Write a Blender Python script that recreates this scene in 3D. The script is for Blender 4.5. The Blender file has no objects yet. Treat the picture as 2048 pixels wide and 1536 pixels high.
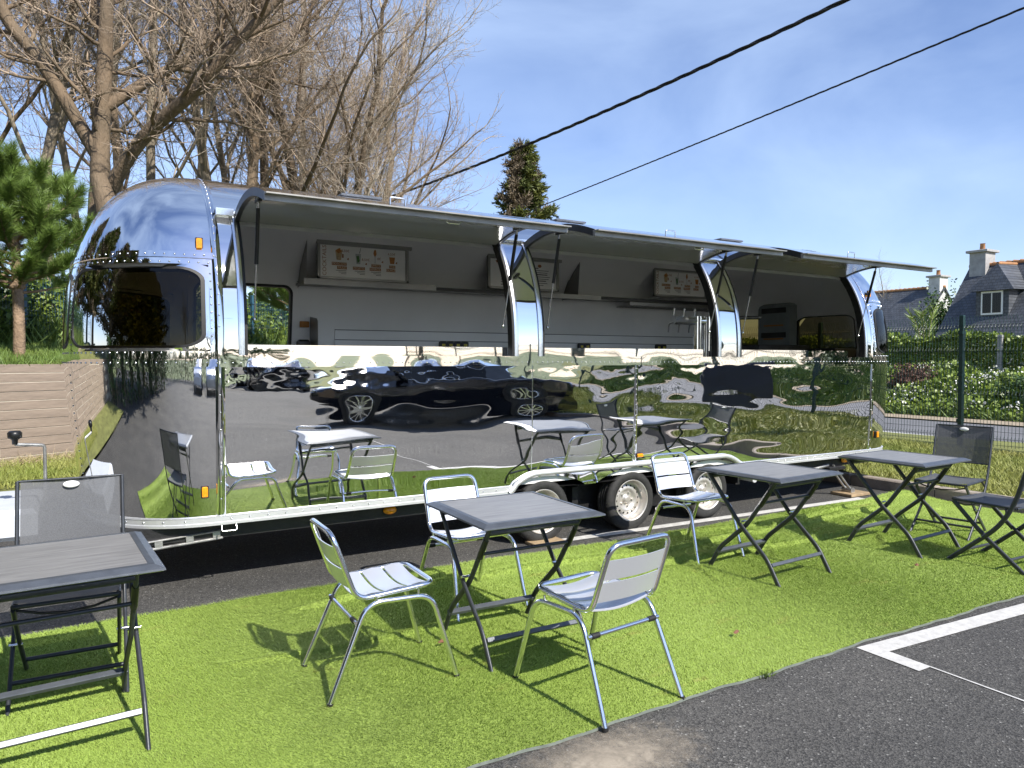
import bpy, math, random
import numpy as np
from mathutils import Vector, Matrix

# ------------------------------------------------------------------ camera, sky, sun, exposure
# Site frame: x runs along the trailer's side wall, y goes into the site behind the wall, z up.
scene = bpy.context.scene
COL = scene.collection
cam_d = bpy.data.cameras.new('camera'); cam = bpy.data.objects.new('camera', cam_d); COL.objects.link(cam)
cam.location = (-0.735, -4.904, 1.5)
cam.rotation_euler = (math.radians(90 - 1.896), 0, math.radians(-30.46))
cam_d.sensor_width = 36; cam_d.lens = 25.49; cam_d.clip_start = .05; cam_d.clip_end = 2000
scene.camera = cam

SUN_EL = math.radians(42); SUN_AZ = Vector((.189, -.981, 0)).normalized()
SUN = Vector((SUN_AZ.x*math.cos(SUN_EL), SUN_AZ.y*math.cos(SUN_EL), math.sin(SUN_EL)))
w = bpy.data.worlds.new('World'); scene.world = w; w.use_nodes = True
nt = w.node_tree; bg = nt.nodes['Background']
sky = nt.nodes.new('ShaderNodeTexSky'); sky.sky_type = 'NISHITA'; sky.sun_disc = False
sky.sun_elevation = SUN_EL; sky.sun_rotation = math.atan2(SUN.x, SUN.y)
sky.air_density = 1.0; sky.dust_density = .2; sky.ozone_density = 2.2
tc = nt.nodes.new('ShaderNodeTexCoord'); mp = nt.nodes.new('ShaderNodeMapping'); mp.inputs['Scale'].default_value = (1.1, 1.6, 3.2)
mp.inputs['Rotation'].default_value = (0, .25, .5)
nz = nt.nodes.new('ShaderNodeTexNoise'); nz.inputs['Scale'].default_value = 1.5; nz.inputs['Detail'].default_value = 7; nz.inputs['Roughness'].default_value = .52
nz.inputs['Distortion'].default_value = .6
cr = nt.nodes.new('ShaderNodeValToRGB'); cr.color_ramp.elements[0].position = .36; cr.color_ramp.elements[1].position = .80
cr.color_ramp.elements[0].color = (0, 0, 0, 1); cr.color_ramp.elements[1].color = (.5, .5, .5, 1)
mx = nt.nodes.new('ShaderNodeMixRGB'); mx.inputs[2].default_value = (4.9, 6.2, 8.2, 1)
nt.links.new(tc.outputs['Generated'], mp.inputs[0]); nt.links.new(mp.outputs[0], nz.inputs['Vector'])
nt.links.new(nz.outputs['Fac'], cr.inputs[0]); nt.links.new(cr.outputs[0], mx.inputs[0])
tint = nt.nodes.new('ShaderNodeMixRGB'); tint.blend_type = 'MULTIPLY'; tint.inputs[0].default_value = 1; tint.inputs[2].default_value = (1.0, .965, 1.10, 1)
nt.links.new(sky.outputs[0], tint.inputs[1]); nt.links.new(tint.outputs[0], mx.inputs[1]); nt.links.new(mx.outputs[0], bg.inputs[0])
bg.inputs[1].default_value = .097

sl = bpy.data.lights.new('sun', 'SUN'); sl.energy = 3.9; sl.angle = math.radians(.55); sl.color = (1, .945, .86)
so = bpy.data.objects.new('sun', sl); COL.objects.link(so); so.rotation_euler = SUN.to_track_quat('Z', 'Y').to_euler()
so.location = (0, -30, 30)

vs = scene.view_settings; vs.view_transform = 'Standard'; vs.look = 'None'; vs.exposure = .88; vs.gamma = 1; vs.use_curve_mapping = False
scene.cycles.max_bounces = 10; scene.cycles.transparent_max_bounces = 12; scene.cycles.glossy_bounces = 6; scene.cycles.diffuse_bounces = 4
scene.cycles.use_denoising = True
scene.cycles.caustics_reflective = True; scene.cycles.blur_glossy = .5
scene.cycles.sample_clamp_indirect = 6

R = math.radians
# ------------------------------------------------------------------ materials
MATS = {}
def mat(name, col, rough=.6, metal=0., var=None, bump=None, spec=.5, var2=None, coat=0, detail=4, stretch=None):
    """var=(scale, amount[, other colour]); bump=(scale, distance); procedural principled material"""
    m = bpy.data.materials.new(name); m.use_nodes = True; n = m.node_tree.nodes; l = m.node_tree.links
    b = n['Principled BSDF']; b.inputs['Roughness'].default_value = rough; b.inputs['Metallic'].default_value = metal
    b.inputs['Specular IOR Level'].default_value = spec; b.inputs['Base Color'].default_value = (*col, 1)
    if coat: b.inputs['Coat Weight'].default_value = coat; b.inputs['Coat Roughness'].default_value = .05
    t = n.new('ShaderNodeTexCoord'); vec = t.outputs['Object']
    if stretch:
        mpp = n.new('ShaderNodeMapping'); mpp.inputs['Scale'].default_value = stretch; l.new(vec, mpp.inputs[0]); vec = mpp.outputs[0]
    out = None
    for v in (var, var2):
        if not v: continue
        ns = n.new('ShaderNodeTexNoise'); ns.inputs['Scale'].default_value = v[0]; ns.inputs['Detail'].default_value = detail; ns.inputs['Roughness'].default_value = .6
        l.new(vec, ns.inputs['Vector'])
        rp = n.new('ShaderNodeValToRGB'); rp.color_ramp.elements[0].position = .3; rp.color_ramp.elements[1].position = .7
        l.new(ns.outputs['Fac'], rp.inputs[0])
        if len(v) > 2: c0, c1 = col, v[2]
        else: c0 = tuple(c*(1-v[1]) for c in col); c1 = tuple(min(1, c*(1+v[1])) for c in col)
        if out is None:
            rp.color_ramp.elements[0].color = (*c0, 1); rp.color_ramp.elements[1].color = (*c1, 1); out = rp.outputs[0]
        else:
            mxx = n.new('ShaderNodeMixRGB')
            if len(v) > 2:
                rp.color_ramp.elements[0].color = (0, 0, 0, 1); rp.color_ramp.elements[1].color = (v[1], v[1], v[1], 1)
                l.new(rp.outputs[0], mxx.inputs[0]); l.new(out, mxx.inputs[1]); mxx.inputs[2].default_value = (*v[2], 1)
            else:
                a = v[1]; rp.color_ramp.elements[0].color = (1-a, 1-a, 1-a, 1); rp.color_ramp.elements[1].color = (1+a, 1+a, 1+a, 1)
                mxx.blend_type = 'MULTIPLY'; mxx.inputs[0].default_value = 1; l.new(out, mxx.inputs[1]); l.new(rp.outputs[0], mxx.inputs[2])
            out = mxx.outputs[0]
    if out is not None: l.new(out, b.inputs['Base Color'])
    if bump:
        nb = n.new('ShaderNodeTexNoise'); nb.inputs['Scale'].default_value = bump[0]; nb.inputs['Detail'].default_value = bump[2] if len(bump) > 2 else 3
        l.new(vec, nb.inputs['Vector'])
        bm = n.new('ShaderNodeBump'); bm.inputs['Strength'].default_value = 1; bm.inputs['Distance'].default_value = bump[1]
        l.new(nb.outputs['Fac'], bm.inputs['Height']); l.new(bm.outputs[0], b.inputs['Normal'])
    MATS[name] = m; return m

# ------------------------------------------------------------------ object helpers
def link(o, parent=None):
    COL.objects.link(o)
    if parent is not None: o.parent = parent
    return o
def tag(o, label, cat, group=None, kind=None):
    o['label'] = label
    if cat: o['category'] = cat
    if group: o['group'] = group
    if kind: o['kind'] = kind
    return o
def empty(name, loc=(0, 0, 0), rz=0, parent=None):
    o = bpy.data.objects.new(name, None); o.location = loc; o.rotation_euler = (0, 0, rz); o.empty_display_size = .1
    return link(o, parent)
def struct(o): o['kind'] = 'structure'; return o
def copy_tree(o, parent=None):
    c = o.copy(); COL.objects.link(c)
    if parent is not None: c.parent = parent
    for ch in list(o.children): copy_tree(ch, c)
    return c

class MB:
    """collects faces; build() links them as one mesh object"""
    def __init__(s): s.v = []; s.f = []; s.sm = []
    def add(s, vs, fs, smooth=False):
        o = len(s.v); s.v += [tuple(v) for v in vs]; s.f += [tuple(i+o for i in f) for f in fs]; s.sm += [smooth]*len(fs); return s
    def box(s, lo, hi, M=None):
        x0, y0, z0 = lo; x1, y1, z1 = hi
        vs = [(x0, y0, z0), (x1, y0, z0), (x1, y1, z0), (x0, y1, z0), (x0, y0, z1), (x1, y0, z1), (x1, y1, z1), (x0, y1, z1)]
        if M is not None: vs = [M @ Vector(v) for v in vs]
        return s.add(vs, [(0, 3, 2, 1), (4, 5, 6, 7), (0, 1, 5, 4), (1, 2, 6, 5), (2, 3, 7, 6), (3, 0, 4, 7)])
    def bevel_box(s, lo, hi, b, M=None):
        x0, y0, z0 = lo; x1, y1, z1 = hi
        ring = lambda d, z: [(x0+d, y0+d, z), (x1-d, y0+d, z), (x1-d, y1-d, z), (x0+d, y1-d, z)]
        vs = ring(b, z0)+ring(0, z0+b)+ring(0, z1-b)+ring(b, z1)
        if M is not None: vs = [M @ Vector(v) for v in vs]
        fs = [(3, 2, 1, 0), (12, 13, 14, 15)]
        for k in range(3):
            for i in range(4): fs.append((k*4+i, k*4+(i+1) % 4, k*4+4+(i+1) % 4, k*4+4+i))
        return s.add(vs, fs)
    def grid(s, fn, us, ws, smooth=True, flip=False):
        vs = [fn(u, v) for u in us for v in ws]; nw = len(ws); fs = []
        for i in range(len(us)-1):
            for j in range(nw-1):
                q = (i*nw+j, (i+1)*nw+j, (i+1)*nw+j+1, i*nw+j+1); fs.append(q[::-1] if flip else q)
        return s.add(vs, fs, smooth)
    def tube(s, pts, r, n=8, smooth=True, caps=True, flat=None, up=None):
        """tube along pts; r scalar or list; flat=(a,b) gives an oval/box section scaled along frame"""
        P = [Vector(p) for p in pts]; k = len(P); rr = r if isinstance(r, (list, tuple)) else [r]*k
        rings = []; prev = Vector(up) if up is not None else None
        for i in range(k):
            t = (P[min(i+1, k-1)]-P[max(i-1, 0)])
            if t.length < 1e-9: t = Vector((0, 0, 1))
            t.normalize()
            if prev is None: prev = Vector((0, 0, 1)) if abs(t.z) < .9 else Vector((1, 0, 0))
            a = prev - t*prev.dot(t)
            if a.length < 1e-6: a = t.orthogonal()
            a.normalize(); b = t.cross(a); prev = a
            fa, fb = flat if flat else (1, 1)
            rings.append([P[i]+(a*math.cos(2*math.pi*j/n+math.pi/n)*fa + b*math.sin(2*math.pi*j/n+math.pi/n)*fb)*rr[i] for j in range(n)])
        vs = [v for q in rings for v in q]; fs = []
        for i in range(k-1):
            for j in range(n): fs.append((i*n+j, i*n+(j+1) % n, (i+1)*n+(j+1) % n, (i+1)*n+j))
        s.add(vs, fs, smooth)
        if caps: s.add(rings[0], [tuple(range(n))[::-1]]); s.add(rings[-1], [tuple(range(n))])
        return s
    def lathe(s, prof, n=32, M=None, smooth=True, skip=None):
        """prof: (r, h) pairs round the local z axis"""
        vs = [(r*math.cos(2*math.pi*j/n), r*math.sin(2*math.pi*j/n), h) for r, h in prof for j in range(n)]
        if M is not None: vs = [M @ Vector(v) for v in vs]
        fs = []
        for i in range(len(prof)-1):
            for j in range(n):
                if skip and skip(i, j): continue
                fs.append((i*n+j, i*n+(j+1) % n, (i+1)*n+(j+1) % n, (i+1)*n+j))
        return s.add(vs, fs, smooth)
    def poly(s, pts, smooth=False): return s.add(pts, [tuple(range(len(pts)))], smooth)
    def build(s, name, m, parent=None, kind=None, label=None):
        me = bpy.data.meshes.new(name); me.from_pydata(s.v, [], s.f); me.update()
        if any(s.sm): me.polygons.foreach_set('use_smooth', s.sm)
        me.materials.append(m if not isinstance(m, str) else MATS[m])
        o = link(bpy.data.objects.new(name, me), parent)
        if kind: o['kind'] = kind
        if label: o['label'] = label
        return o

def npmesh(name, V, F, m, parent=None, kind=None, smooth=False):
    """large meshes from numpy arrays, F is (n,3) or (n,4)"""
    V = np.ascontiguousarray(V, dtype=np.float32); F = np.ascontiguousarray(F, dtype=np.int32); k = F.shape[1]
    me = bpy.data.meshes.new(name); me.vertices.add(len(V)); me.vertices.foreach_set('co', V.ravel())
    me.loops.add(F.size); me.loops.foreach_set('vertex_index', F.ravel())
    me.polygons.add(len(F)); me.polygons.foreach_set('loop_start', np.arange(0, F.size, k, dtype=np.int32))
    me.polygons.foreach_set('loop_total', np.full(len(F), k, dtype=np.int32))
    if smooth: me.polygons.foreach_set('use_smooth', np.ones(len(F), dtype=bool))
    me.update(calc_edges=True); me.materials.append(MATS[m] if isinstance(m, str) else m)
    o = link(bpy.data.objects.new(name, me), parent)
    if kind: o['kind'] = kind
    return o

def fillet(pts, r, n=5):
    """round the inner corners of a polyline"""
    P = [Vector(p) for p in pts]; out = [P[0]]
    for i in range(1, len(P)-1):
        a = (P[i-1]-P[i]); b = (P[i+1]-P[i]); rr = min(r, a.length*.49, b.length*.49)
        p0 = P[i]+a.normalized()*rr; p1 = P[i]+b.normalized()*rr
        for k in range(n+1):
            t = k/n; out.append(p0*(1-t)**2 + P[i]*2*t*(1-t) + p1*t*t)
    out.append(P[-1]); return out

def text(name, body, size, loc, rot, m, parent, align='CENTER', kind=None):
    cu = bpy.data.curves.new(name, 'FONT'); cu.body = body; cu.size = size; cu.align_x = align; cu.align_y = 'CENTER'
    cu.resolution_u = 2; tmp = bpy.data.objects.new('tmp', cu); COL.objects.link(tmp); bpy.context.view_layer.update()
    me = bpy.data.meshes.new_from_object(tmp.evaluated_get(bpy.context.evaluated_depsgraph_get())); bpy.data.objects.remove(tmp); me.materials.clear(); me.materials.append(MATS[m])
    o = bpy.data.objects.new(name, me); o.location = loc; o.rotation_euler = rot
    return link(o, parent)

def blades(name, pts, h0, h1, wd, m, parent=None, kind='stuff', lean=.5, seed=1, bend=False):
    """one leaf-blade triangle at every point (n,3)"""
    g = np.random.default_rng(seed); n = len(pts); a = g.uniform(0, 2*np.pi, n); h = g.uniform(h0, h1, n); ln = g.normal(0, lean, (n, 2))*h[:, None]
    dx = np.cos(a)*wd*.5; dy = np.sin(a)*wd*.5
    V = np.empty((n, 3, 3), np.float32)
    V[:, 0] = pts; V[:, 0, 0] -= dx; V[:, 0, 1] -= dy
    V[:, 1] = pts; V[:, 1, 0] += dx; V[:, 1, 1] += dy
    V[:, 2] = pts; V[:, 2, :2] += ln; V[:, 2, 2] += h
    return npmesh(name, V.reshape(-1, 3), np.arange(3*n).reshape(-1, 3), m, parent, kind)

def leaf_arrays(pts, size, seed=1, up=.3, aspect=.6, dirs=None):
    """two-triangle leaves (quads) with random orientation"""
    g = np.random.default_rng(seed); n = len(pts)
    d = g.normal(0, 1, (n, 3)) if dirs is None else dirs + g.normal(0, .35, (n, 3)); d[:, 2] += up
    d /= np.linalg.norm(d, axis=1)[:, None]+1e-9
    r = g.normal(0, 1, (n, 3)); s = np.cross(d, r); s /= np.linalg.norm(s, axis=1)[:, None]+1e-9
    L = (g.uniform(.6, 1.3, n)*size)[:, None]
    V = np.stack([pts, pts+d*L*.5+s*L*aspect*.5, pts+d*L, pts+d*L*.5-s*L*aspect*.5], axis=1).reshape(-1, 3)
    return V, np.arange(4*n).reshape(-1, 4)
def tri_leaves(pts, size, wd, seed=1, dirs=None, spread=.4):
    g = np.random.default_rng(seed); n = len(pts)
    d = dirs + g.normal(0, spread, (n, 3)); d /= np.linalg.norm(d, axis=1)[:, None]+1e-9
    r = g.normal(0, 1, (n, 3)); s = np.cross(d, r); s /= np.linalg.norm(s, axis=1)[:, None]+1e-9
    L = (g.uniform(.7, 1.2, n)*size)[:, None]
    V = np.stack([pts+s*wd*.5, pts-s*wd*.5, pts+d*L], axis=1).reshape(-1, 3)
    return V, np.arange(3*n).reshape(-1, 3)
# ------------------------------------------------------------------ material set
def polished(name, sc, dist, rough=.02, col=(.92, .925, .93), stretch=None, det=1.2):
    m = mat(name, col, rough, 1.0, bump=(sc, dist, det), stretch=stretch); return m
def panel_metal(name):
    """mirror aluminium sheet: buckles of several sizes, stronger towards the wheels"""
    m = bpy.data.materials.new(name); m.use_nodes = True; n = m.node_tree.nodes; l = m.node_tree.links
    b = n['Principled BSDF']; b.inputs['Base Color'].default_value = (.9, .905, .91, 1); b.inputs['Metallic'].default_value = 1; b.inputs['Roughness'].default_value = .015
    t = n.new('ShaderNodeTexCoord')
    def ns(sc, stretch, det=0, dis=0):
        mp = n.new('ShaderNodeMapping'); mp.inputs['Scale'].default_value = stretch; l.new(t.outputs['Object'], mp.inputs[0])
        x = n.new('ShaderNodeTexNoise'); x.inputs['Scale'].default_value = sc; x.inputs['Detail'].default_value = det; x.inputs['Distortion'].default_value = dis
        l.new(mp.outputs[0], x.inputs['Vector']); return x.outputs['Fac']
    def math_(op, a, bb):
        x = n.new('ShaderNodeMath'); x.operation = op
        for i, q in enumerate((a, bb)):
            if isinstance(q, (int, float)): x.inputs[i].default_value = q
            else: l.new(q, x.inputs[i])
        return x.outputs[0]
    big = ns(1.1, (1, 1, 1.3)); mid = ns(3.2, (.55, 1, 1.7), 0, .3); fine = ns(6.5, (1, 1, 1.6), 1)
    sep = n.new('ShaderNodeSeparateXYZ'); l.new(t.outputs['Object'], sep.inputs[0])
    mr = n.new('ShaderNodeMapRange'); mr.inputs[1].default_value = 2.0; mr.inputs[2].default_value = 3.2; mr.inputs[3].default_value = .5; mr.inputs[4].default_value = 1.0
    l.new(sep.outputs[0], mr.inputs[0])
    h = math_('ADD', math_('MULTIPLY', big, .009), math_('MULTIPLY', math_('MULTIPLY', mid, mr.outputs[0]), .0066))
    # near the belt seam the sheet is dented row by row
    mz = n.new('ShaderNodeMapRange'); mz.inputs[1].default_value = 1.2; mz.inputs[2].default_value = 1.46; mz.inputs[3].default_value = .06; mz.inputs[4].default_value = 1.0
    l.new(sep.outputs[2], mz.inputs[0])
    h = math_('ADD', h, math_('MULTIPLY', math_('MULTIPLY', fine, mz.outputs[0]), .0016))
    bm = n.new('ShaderNodeBump'); bm.inputs['Strength'].default_value = 1; bm.inputs['Distance'].default_value = 1
    l.new(h, bm.inputs['Height']); l.new(bm.outputs[0], b.inputs['Normal'])
    MATS[name] = m
def streaks(name, lo=.008, hi=.07):
    # old polish and rain marks: roughness varies in upright streaks
    m = MATS[name]; n = m.node_tree.nodes; l = m.node_tree.links; b = n['Principled BSDF']; t = n.new('ShaderNodeTexCoord')
    mp = n.new('ShaderNodeMapping'); mp.inputs['Scale'].default_value = (9, 9, .5); l.new(t.outputs['Object'], mp.inputs[0])
    x = n.new('ShaderNodeTexNoise'); x.inputs['Scale'].default_value = 2.2; x.inputs['Detail'].default_value = 6; x.inputs['Roughness'].default_value = .7; l.new(mp.outputs[0], x.inputs['Vector'])
    r = n.new('ShaderNodeMapRange'); r.inputs[1].default_value = .48; r.inputs[2].default_value = .78; r.inputs[3].default_value = lo; r.inputs[4].default_value = hi; l.new(x.outputs['Fac'], r.inputs[0]); l.new(r.outputs[0], b.inputs['Roughness'])
panel_metal('mirror_panel'); streaks('mirror_panel')
polished('mirror_cap', 1.6, .005, .03); streaks('mirror_cap', .015, .10)
polished('mirror_roof', 2.0, .005, .05)
polished('mirror_post', 2.2, .006, .02)
polished('trim_alu', 6, .0008, .22, (.86, .87, .88))
polished('satin_alu', 30, .0006, .33, (.80, .81, .82))
polished('chair_alu', 14, .0006, .16, (.88, .885, .9))
mat('slat_alu', (.74, .76, .80), .36, .6, bump=(60, .0004), stretch=(1, 6, 1))
mat('hatch_alu', (.30, .29, .27), .45, .6, var=(5, .25), bump=(30, .0006))
mat('rail_alu', (.70, .71, .72), .36, .55, var=(4, .08), bump=(20, .0008))
mat('rivet_alu', (.72, .73, .75), .25, 1.0, bump=(40, .0005))
mat('black_rubber', (.012, .012, .012), .55, var=(40, .3))
mat('black_plastic', (.014, .014, .015), .35, var=(30, .2))
mat('chassis_black', (.012, .012, .013), .5, var=(8, .4), bump=(60, .002))
mat('galvanised', (.42, .42, .41), .48, .85, var=(9, .3), bump=(40, .002))
mat('interior_grey', (.84, .84, .825), .32, var=(1.3, .05), bump=(3, .004), spec=.5)
mat('lining_grey', (.44, .43, .43), .18, .5, var=(2, .06), bump=(2.5, .006))
mat('steel_satin', (.30, .295, .285), .4, .9, var=(3, .12), bump=(30, .0006))
mat('steel_dark', (.05, .05, .05), .35, .6, var=(5, .3))
mat('floor_grey', (.40, .40, .39), .5, var=(5, .2))
mat('board_white', (.80, .79, .76), .3, var=(3, .04))
mat('print_brown', (.32, .13, .045), .6, var=(30, .1)); mat('print_dark', (.06, .045, .04), .6, var=(30, .1)); mat('print_cream', (.75, .66, .55), .6, var=(30, .08))
mat('print_green', (.07, .17, .05), .6, var=(60, .4)); mat('print_amber', (.42, .17, .04), .6, var=(60, .3)); mat('print_tan', (.5, .36, .2), .6, var=(60, .3)); mat('print_grey', (.42, .43, .42), .6, var=(60, .2))
mat('socket_black', (.012, .013, .015), .4, var=(30, .2)); mat('socket_yellow', (.6, .5, .05), .5, var=(60, .2)); mat('switch_white', (.7, .7, .68), .4, var=(30, .05))
mat('box_grey', (.22, .25, .25), .4, var=(6, .1)); mat('label_orange', (.45, .18, .03), .6, var=(60, .2))
mat('tyre_rubber', (.022, .022, .021), .75, var=(20, .35), bump=(70, .003))
mat('rim_silver', (.62, .62, .60), .36, .55, var=(14, .12, ), bump=(60, .0008), var2=(11, .35, (.35, .2, .08)))
mat('orange_lens', (.85, .30, .01), .2, var=(70, .25), coat=.4)
mat('graphite', (.045, .05, .058), .38, .25, var=(20, .2), bump=(160, .0005))
mat('graphite_light', (.095, .105, .12), .35, .3, var=(20, .15), bump=(160, .0004))
mat('badge_white', (.8, .8, .78), .35, var=(30, .04))
mat('pvc_grey', (.50, .51, .52), .4, var=(10, .1))
mat('plywood', (.36, .26, .15), .7, var=(12, .25), bump=(40, .003), stretch=(1, 6, 1))
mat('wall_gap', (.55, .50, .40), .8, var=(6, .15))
mat('white_plastic', (.62, .66, .72), .4, var=(10, .06))
mat('vent_dark', (.09, .10, .12), .3, var=(8, .2))
# textilene: woven dark mesh fabric, see-through between the threads
def textilene():
    m = bpy.data.materials.new('textilene'); m.use_nodes = True; n = m.node_tree.nodes; l = m.node_tree.links; b = n['Principled BSDF']
    b.inputs['Base Color'].default_value = (.062, .066, .072, 1); b.inputs['Roughness'].default_value = .6
    t = n.new('ShaderNodeTexCoord'); x = n.new('ShaderNodeTexNoise'); x.inputs['Scale'].default_value = 240; l.new(t.outputs['Object'], x.inputs['Vector'])
    r = n.new('ShaderNodeValToRGB'); r.color_ramp.elements[0].color = (.035, .038, .043, 1); r.color_ramp.elements[1].color = (.13, .135, .145, 1); l.new(x.outputs['Fac'], r.inputs[0]); l.new(r.outputs[0], b.inputs['Base Color'])
    tr = n.new('ShaderNodeBsdfTransparent'); mxs = n.new('ShaderNodeMixShader'); mxs.inputs[0].default_value = .92
    l.new(tr.outputs[0], mxs.inputs[1]); l.new(b.outputs[0], mxs.inputs[2]); l.new(mxs.outputs[0], n['Material Output'].inputs[0]); MATS['textilene'] = m
textilene()
# wood-look laminate for table tops
def wood_top():
    m = bpy.data.materials.new('wood_laminate'); m.use_nodes = True; n = m.node_tree.nodes; l = m.node_tree.links; b = n['Principled BSDF']; b.inputs['Roughness'].default_value = .38
    t = n.new('ShaderNodeTexCoord'); mp = n.new('ShaderNodeMapping'); mp.inputs['Scale'].default_value = (3.0, 30, 3.0); l.new(t.outputs['Object'], mp.inputs[0])
    x = n.new('ShaderNodeTexNoise'); x.inputs['Scale'].default_value = 1.6; x.inputs['Detail'].default_value = 8; x.inputs['Distortion'].default_value = .8; l.new(mp.outputs[0], x.inputs['Vector'])
    r = n.new('ShaderNodeValToRGB'); e = r.color_ramp.elements; e[0].position = .3; e[0].color = (.17, .166, .16, 1); e[1].position = .75; e[1].color = (.29, .283, .27, 1)
    l.new(x.outputs['Fac'], r.inputs[0]); l.new(r.outputs[0], b.inputs['Base Color'])
    bm = n.new('ShaderNodeBump'); bm.inputs['Distance'].default_value = .0006; l.new(x.outputs['Fac'], bm.inputs['Height']); l.new(bm.outputs[0], b.inputs['Normal']); MATS['wood_laminate'] = m
wood_top()
def glass(name, tint, refl=.12, rough=.01):
    """pane: fresnel reflection over a tinted see-through sheet"""
    m = bpy.data.materials.new(name); m.use_nodes = True; n = m.node_tree.nodes; l = m.node_tree.links; n.remove(n['Principled BSDF'])
    g = n.new('ShaderNodeBsdfGlossy'); g.inputs['Roughness'].default_value = rough; t = n.new('ShaderNodeBsdfTransparent'); t.inputs[0].default_value = (*tint, 1)
    fz = n.new('ShaderNodeFresnel'); fz.inputs['IOR'].default_value = 1.4; mx = n.new('ShaderNodeMixShader')
    tcx = n.new('ShaderNodeTexCoord'); nn = n.new('ShaderNodeTexNoise'); nn.inputs['Scale'].default_value = 1.5; bm = n.new('ShaderNodeBump'); bm.inputs['Distance'].default_value = .0012
    l.new(tcx.outputs['Object'], nn.inputs['Vector']); l.new(nn.outputs['Fac'], bm.inputs['Height']); l.new(bm.outputs[0], g.inputs['Normal'])
    l.new(fz.outputs[0], mx.inputs[0]); l.new(t.outputs[0], mx.inputs[1]); l.new(g.outputs[0], mx.inputs[2]); l.new(mx.outputs[0], n['Material Output'].inputs[0]); MATS[name] = m
glass('tinted_glass', (.15, .115, .045)); glass('clear_glass', (.93, .95, .94)); glass('car_glass', (.04, .045, .05)); glass('house_glass', (.12, .13, .15))
# ground materials
def asphalt():
    m = bpy.data.materials.new('asphalt'); m.use_nodes = True; n = m.node_tree.nodes; l = m.node_tree.links; b = n['Principled BSDF']; b.inputs['Roughness'].default_value = .88
    t = n.new('ShaderNodeTexCoord')
    vo = n.new('ShaderNodeTexVoronoi'); vo.inputs['Scale'].default_value = 130; l.new(t.outputs['Object'], vo.inputs['Vector'])
    r = n.new('ShaderNodeValToRGB'); e = r.color_ramp.elements; e[0].position = .0; e[0].color = (.028, .028, .028, 1); e[1].position = .975; e[1].color = (.105, .103, .098, 1); e.new(.998).color = (.26, .26, .25, 1)
    sx = n.new('ShaderNodeSeparateColor'); l.new(vo.outputs['Color'], sx.inputs[0]); l.new(sx.outputs[0], r.inputs[0])
    x = n.new('ShaderNodeTexNoise'); x.inputs['Scale'].default_value = .9; x.inputs['Detail'].default_value = 6; l.new(t.outputs['Object'], x.inputs['Vector'])
    r2 = n.new('ShaderNodeValToRGB'); r2.color_ramp.elements[0].position = .3; r2.color_ramp.elements[0].color = (.72, .72, .72, 1); r2.color_ramp.elements[1].position = .75; r2.color_ramp.elements[1].color = (1.25, 1.22, 1.16, 1); l.new(x.outputs['Fac'], r2.inputs[0])
    mu = n.new('ShaderNodeMixRGB'); mu.blend_type = 'MULTIPLY'; mu.inputs[0].default_value = 1; l.new(r.outputs[0], mu.inputs[1]); l.new(r2.outputs[0], mu.inputs[2])
    # drifts of pale sand
    x3 = n.new('ShaderNodeTexNoise'); x3.inputs['Scale'].default_value = 1.6; x3.inputs['Detail'].default_value = 9; x3.inputs['Roughness'].default_value = .7; l.new(t.outputs['Object'], x3.inputs['Vector'])
    r3 = n.new('ShaderNodeValToRGB'); r3.color_ramp.elements[0].position = .60; r3.color_ramp.elements[0].color = (0, 0, 0, 1); r3.color_ramp.elements[1].position = .78; r3.color_ramp.elements[1].color = (.5, .5, .5, 1); l.new(x3.outputs['Fac'], r3.inputs[0])
    m3 = n.new('ShaderNodeMixRGB'); m3.inputs[2].default_value = (.20, .165, .12, 1); l.new(r3.outputs[0], m3.inputs[0]); l.new(mu.outputs[0], m3.inputs[1]); l.new(m3.outputs[0], b.inputs['Base Color'])
    bm = n.new('ShaderNodeBump'); bm.inputs['Distance'].default_value = .004; bm.inputs['Strength'].default_value = .9; l.new(vo.outputs['Distance'], bm.inputs['Height']); l.new(bm.outputs[0], b.inputs['Normal']); MATS['asphalt'] = m
asphalt()
mat('road_grey', (.16, .16, .165), .85, var=(1.2, .15), var2=(60, .15))
mat('line_paint', (.62, .61, .58), .7, var=(14, .16), var2=(26, .5, (.30, .295, .28)), bump=(90, .002))
mat('sand', (.33, .27, .19), .95, var=(6, .25), bump=(70, .004))
def dust():
    m = mat('dust', (.36, .31, .24), .95, var=(9, .3)); n = m.node_tree.nodes; l = m.node_tree.links; b = n['Principled BSDF']
    t = n.new('ShaderNodeTexCoord'); ln = n.new('ShaderNodeVectorMath'); ln.operation = 'LENGTH'; mp = n.new('ShaderNodeMapping'); mp.inputs['Scale'].default_value = (2.4, 4.4, 0); l.new(t.outputs['Object'], mp.inputs[0]); l.new(mp.outputs[0], ln.inputs[0])
    x = n.new('ShaderNodeTexNoise'); x.inputs['Scale'].default_value = 22; x.inputs['Detail'].default_value = 8; x.inputs['Roughness'].default_value = .75; l.new(t.outputs['Object'], x.inputs['Vector'])
    a = n.new('ShaderNodeMath'); a.operation = 'MULTIPLY_ADD'; a.inputs[1].default_value = 1.6; l.new(x.outputs['Fac'], a.inputs[0]); l.new(ln.outputs['Value'], a.inputs[2])
    r = n.new('ShaderNodeMapRange'); r.inputs[1].default_value = .8; r.inputs[2].default_value = 1.9; r.inputs[3].default_value = .95; r.inputs[4].default_value = 0; l.new(a.outputs[0], r.inputs[0])
    tr = n.new('ShaderNodeBsdfTransparent'); mx = n.new('ShaderNodeMixShader'); l.new(r.outputs[0], mx.inputs[0]); l.new(tr.outputs[0], mx.inputs[1]); l.new(b.outputs[0], mx.inputs[2]); l.new(mx.outputs[0], n['Material Output'].inputs[0])
dust()
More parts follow.
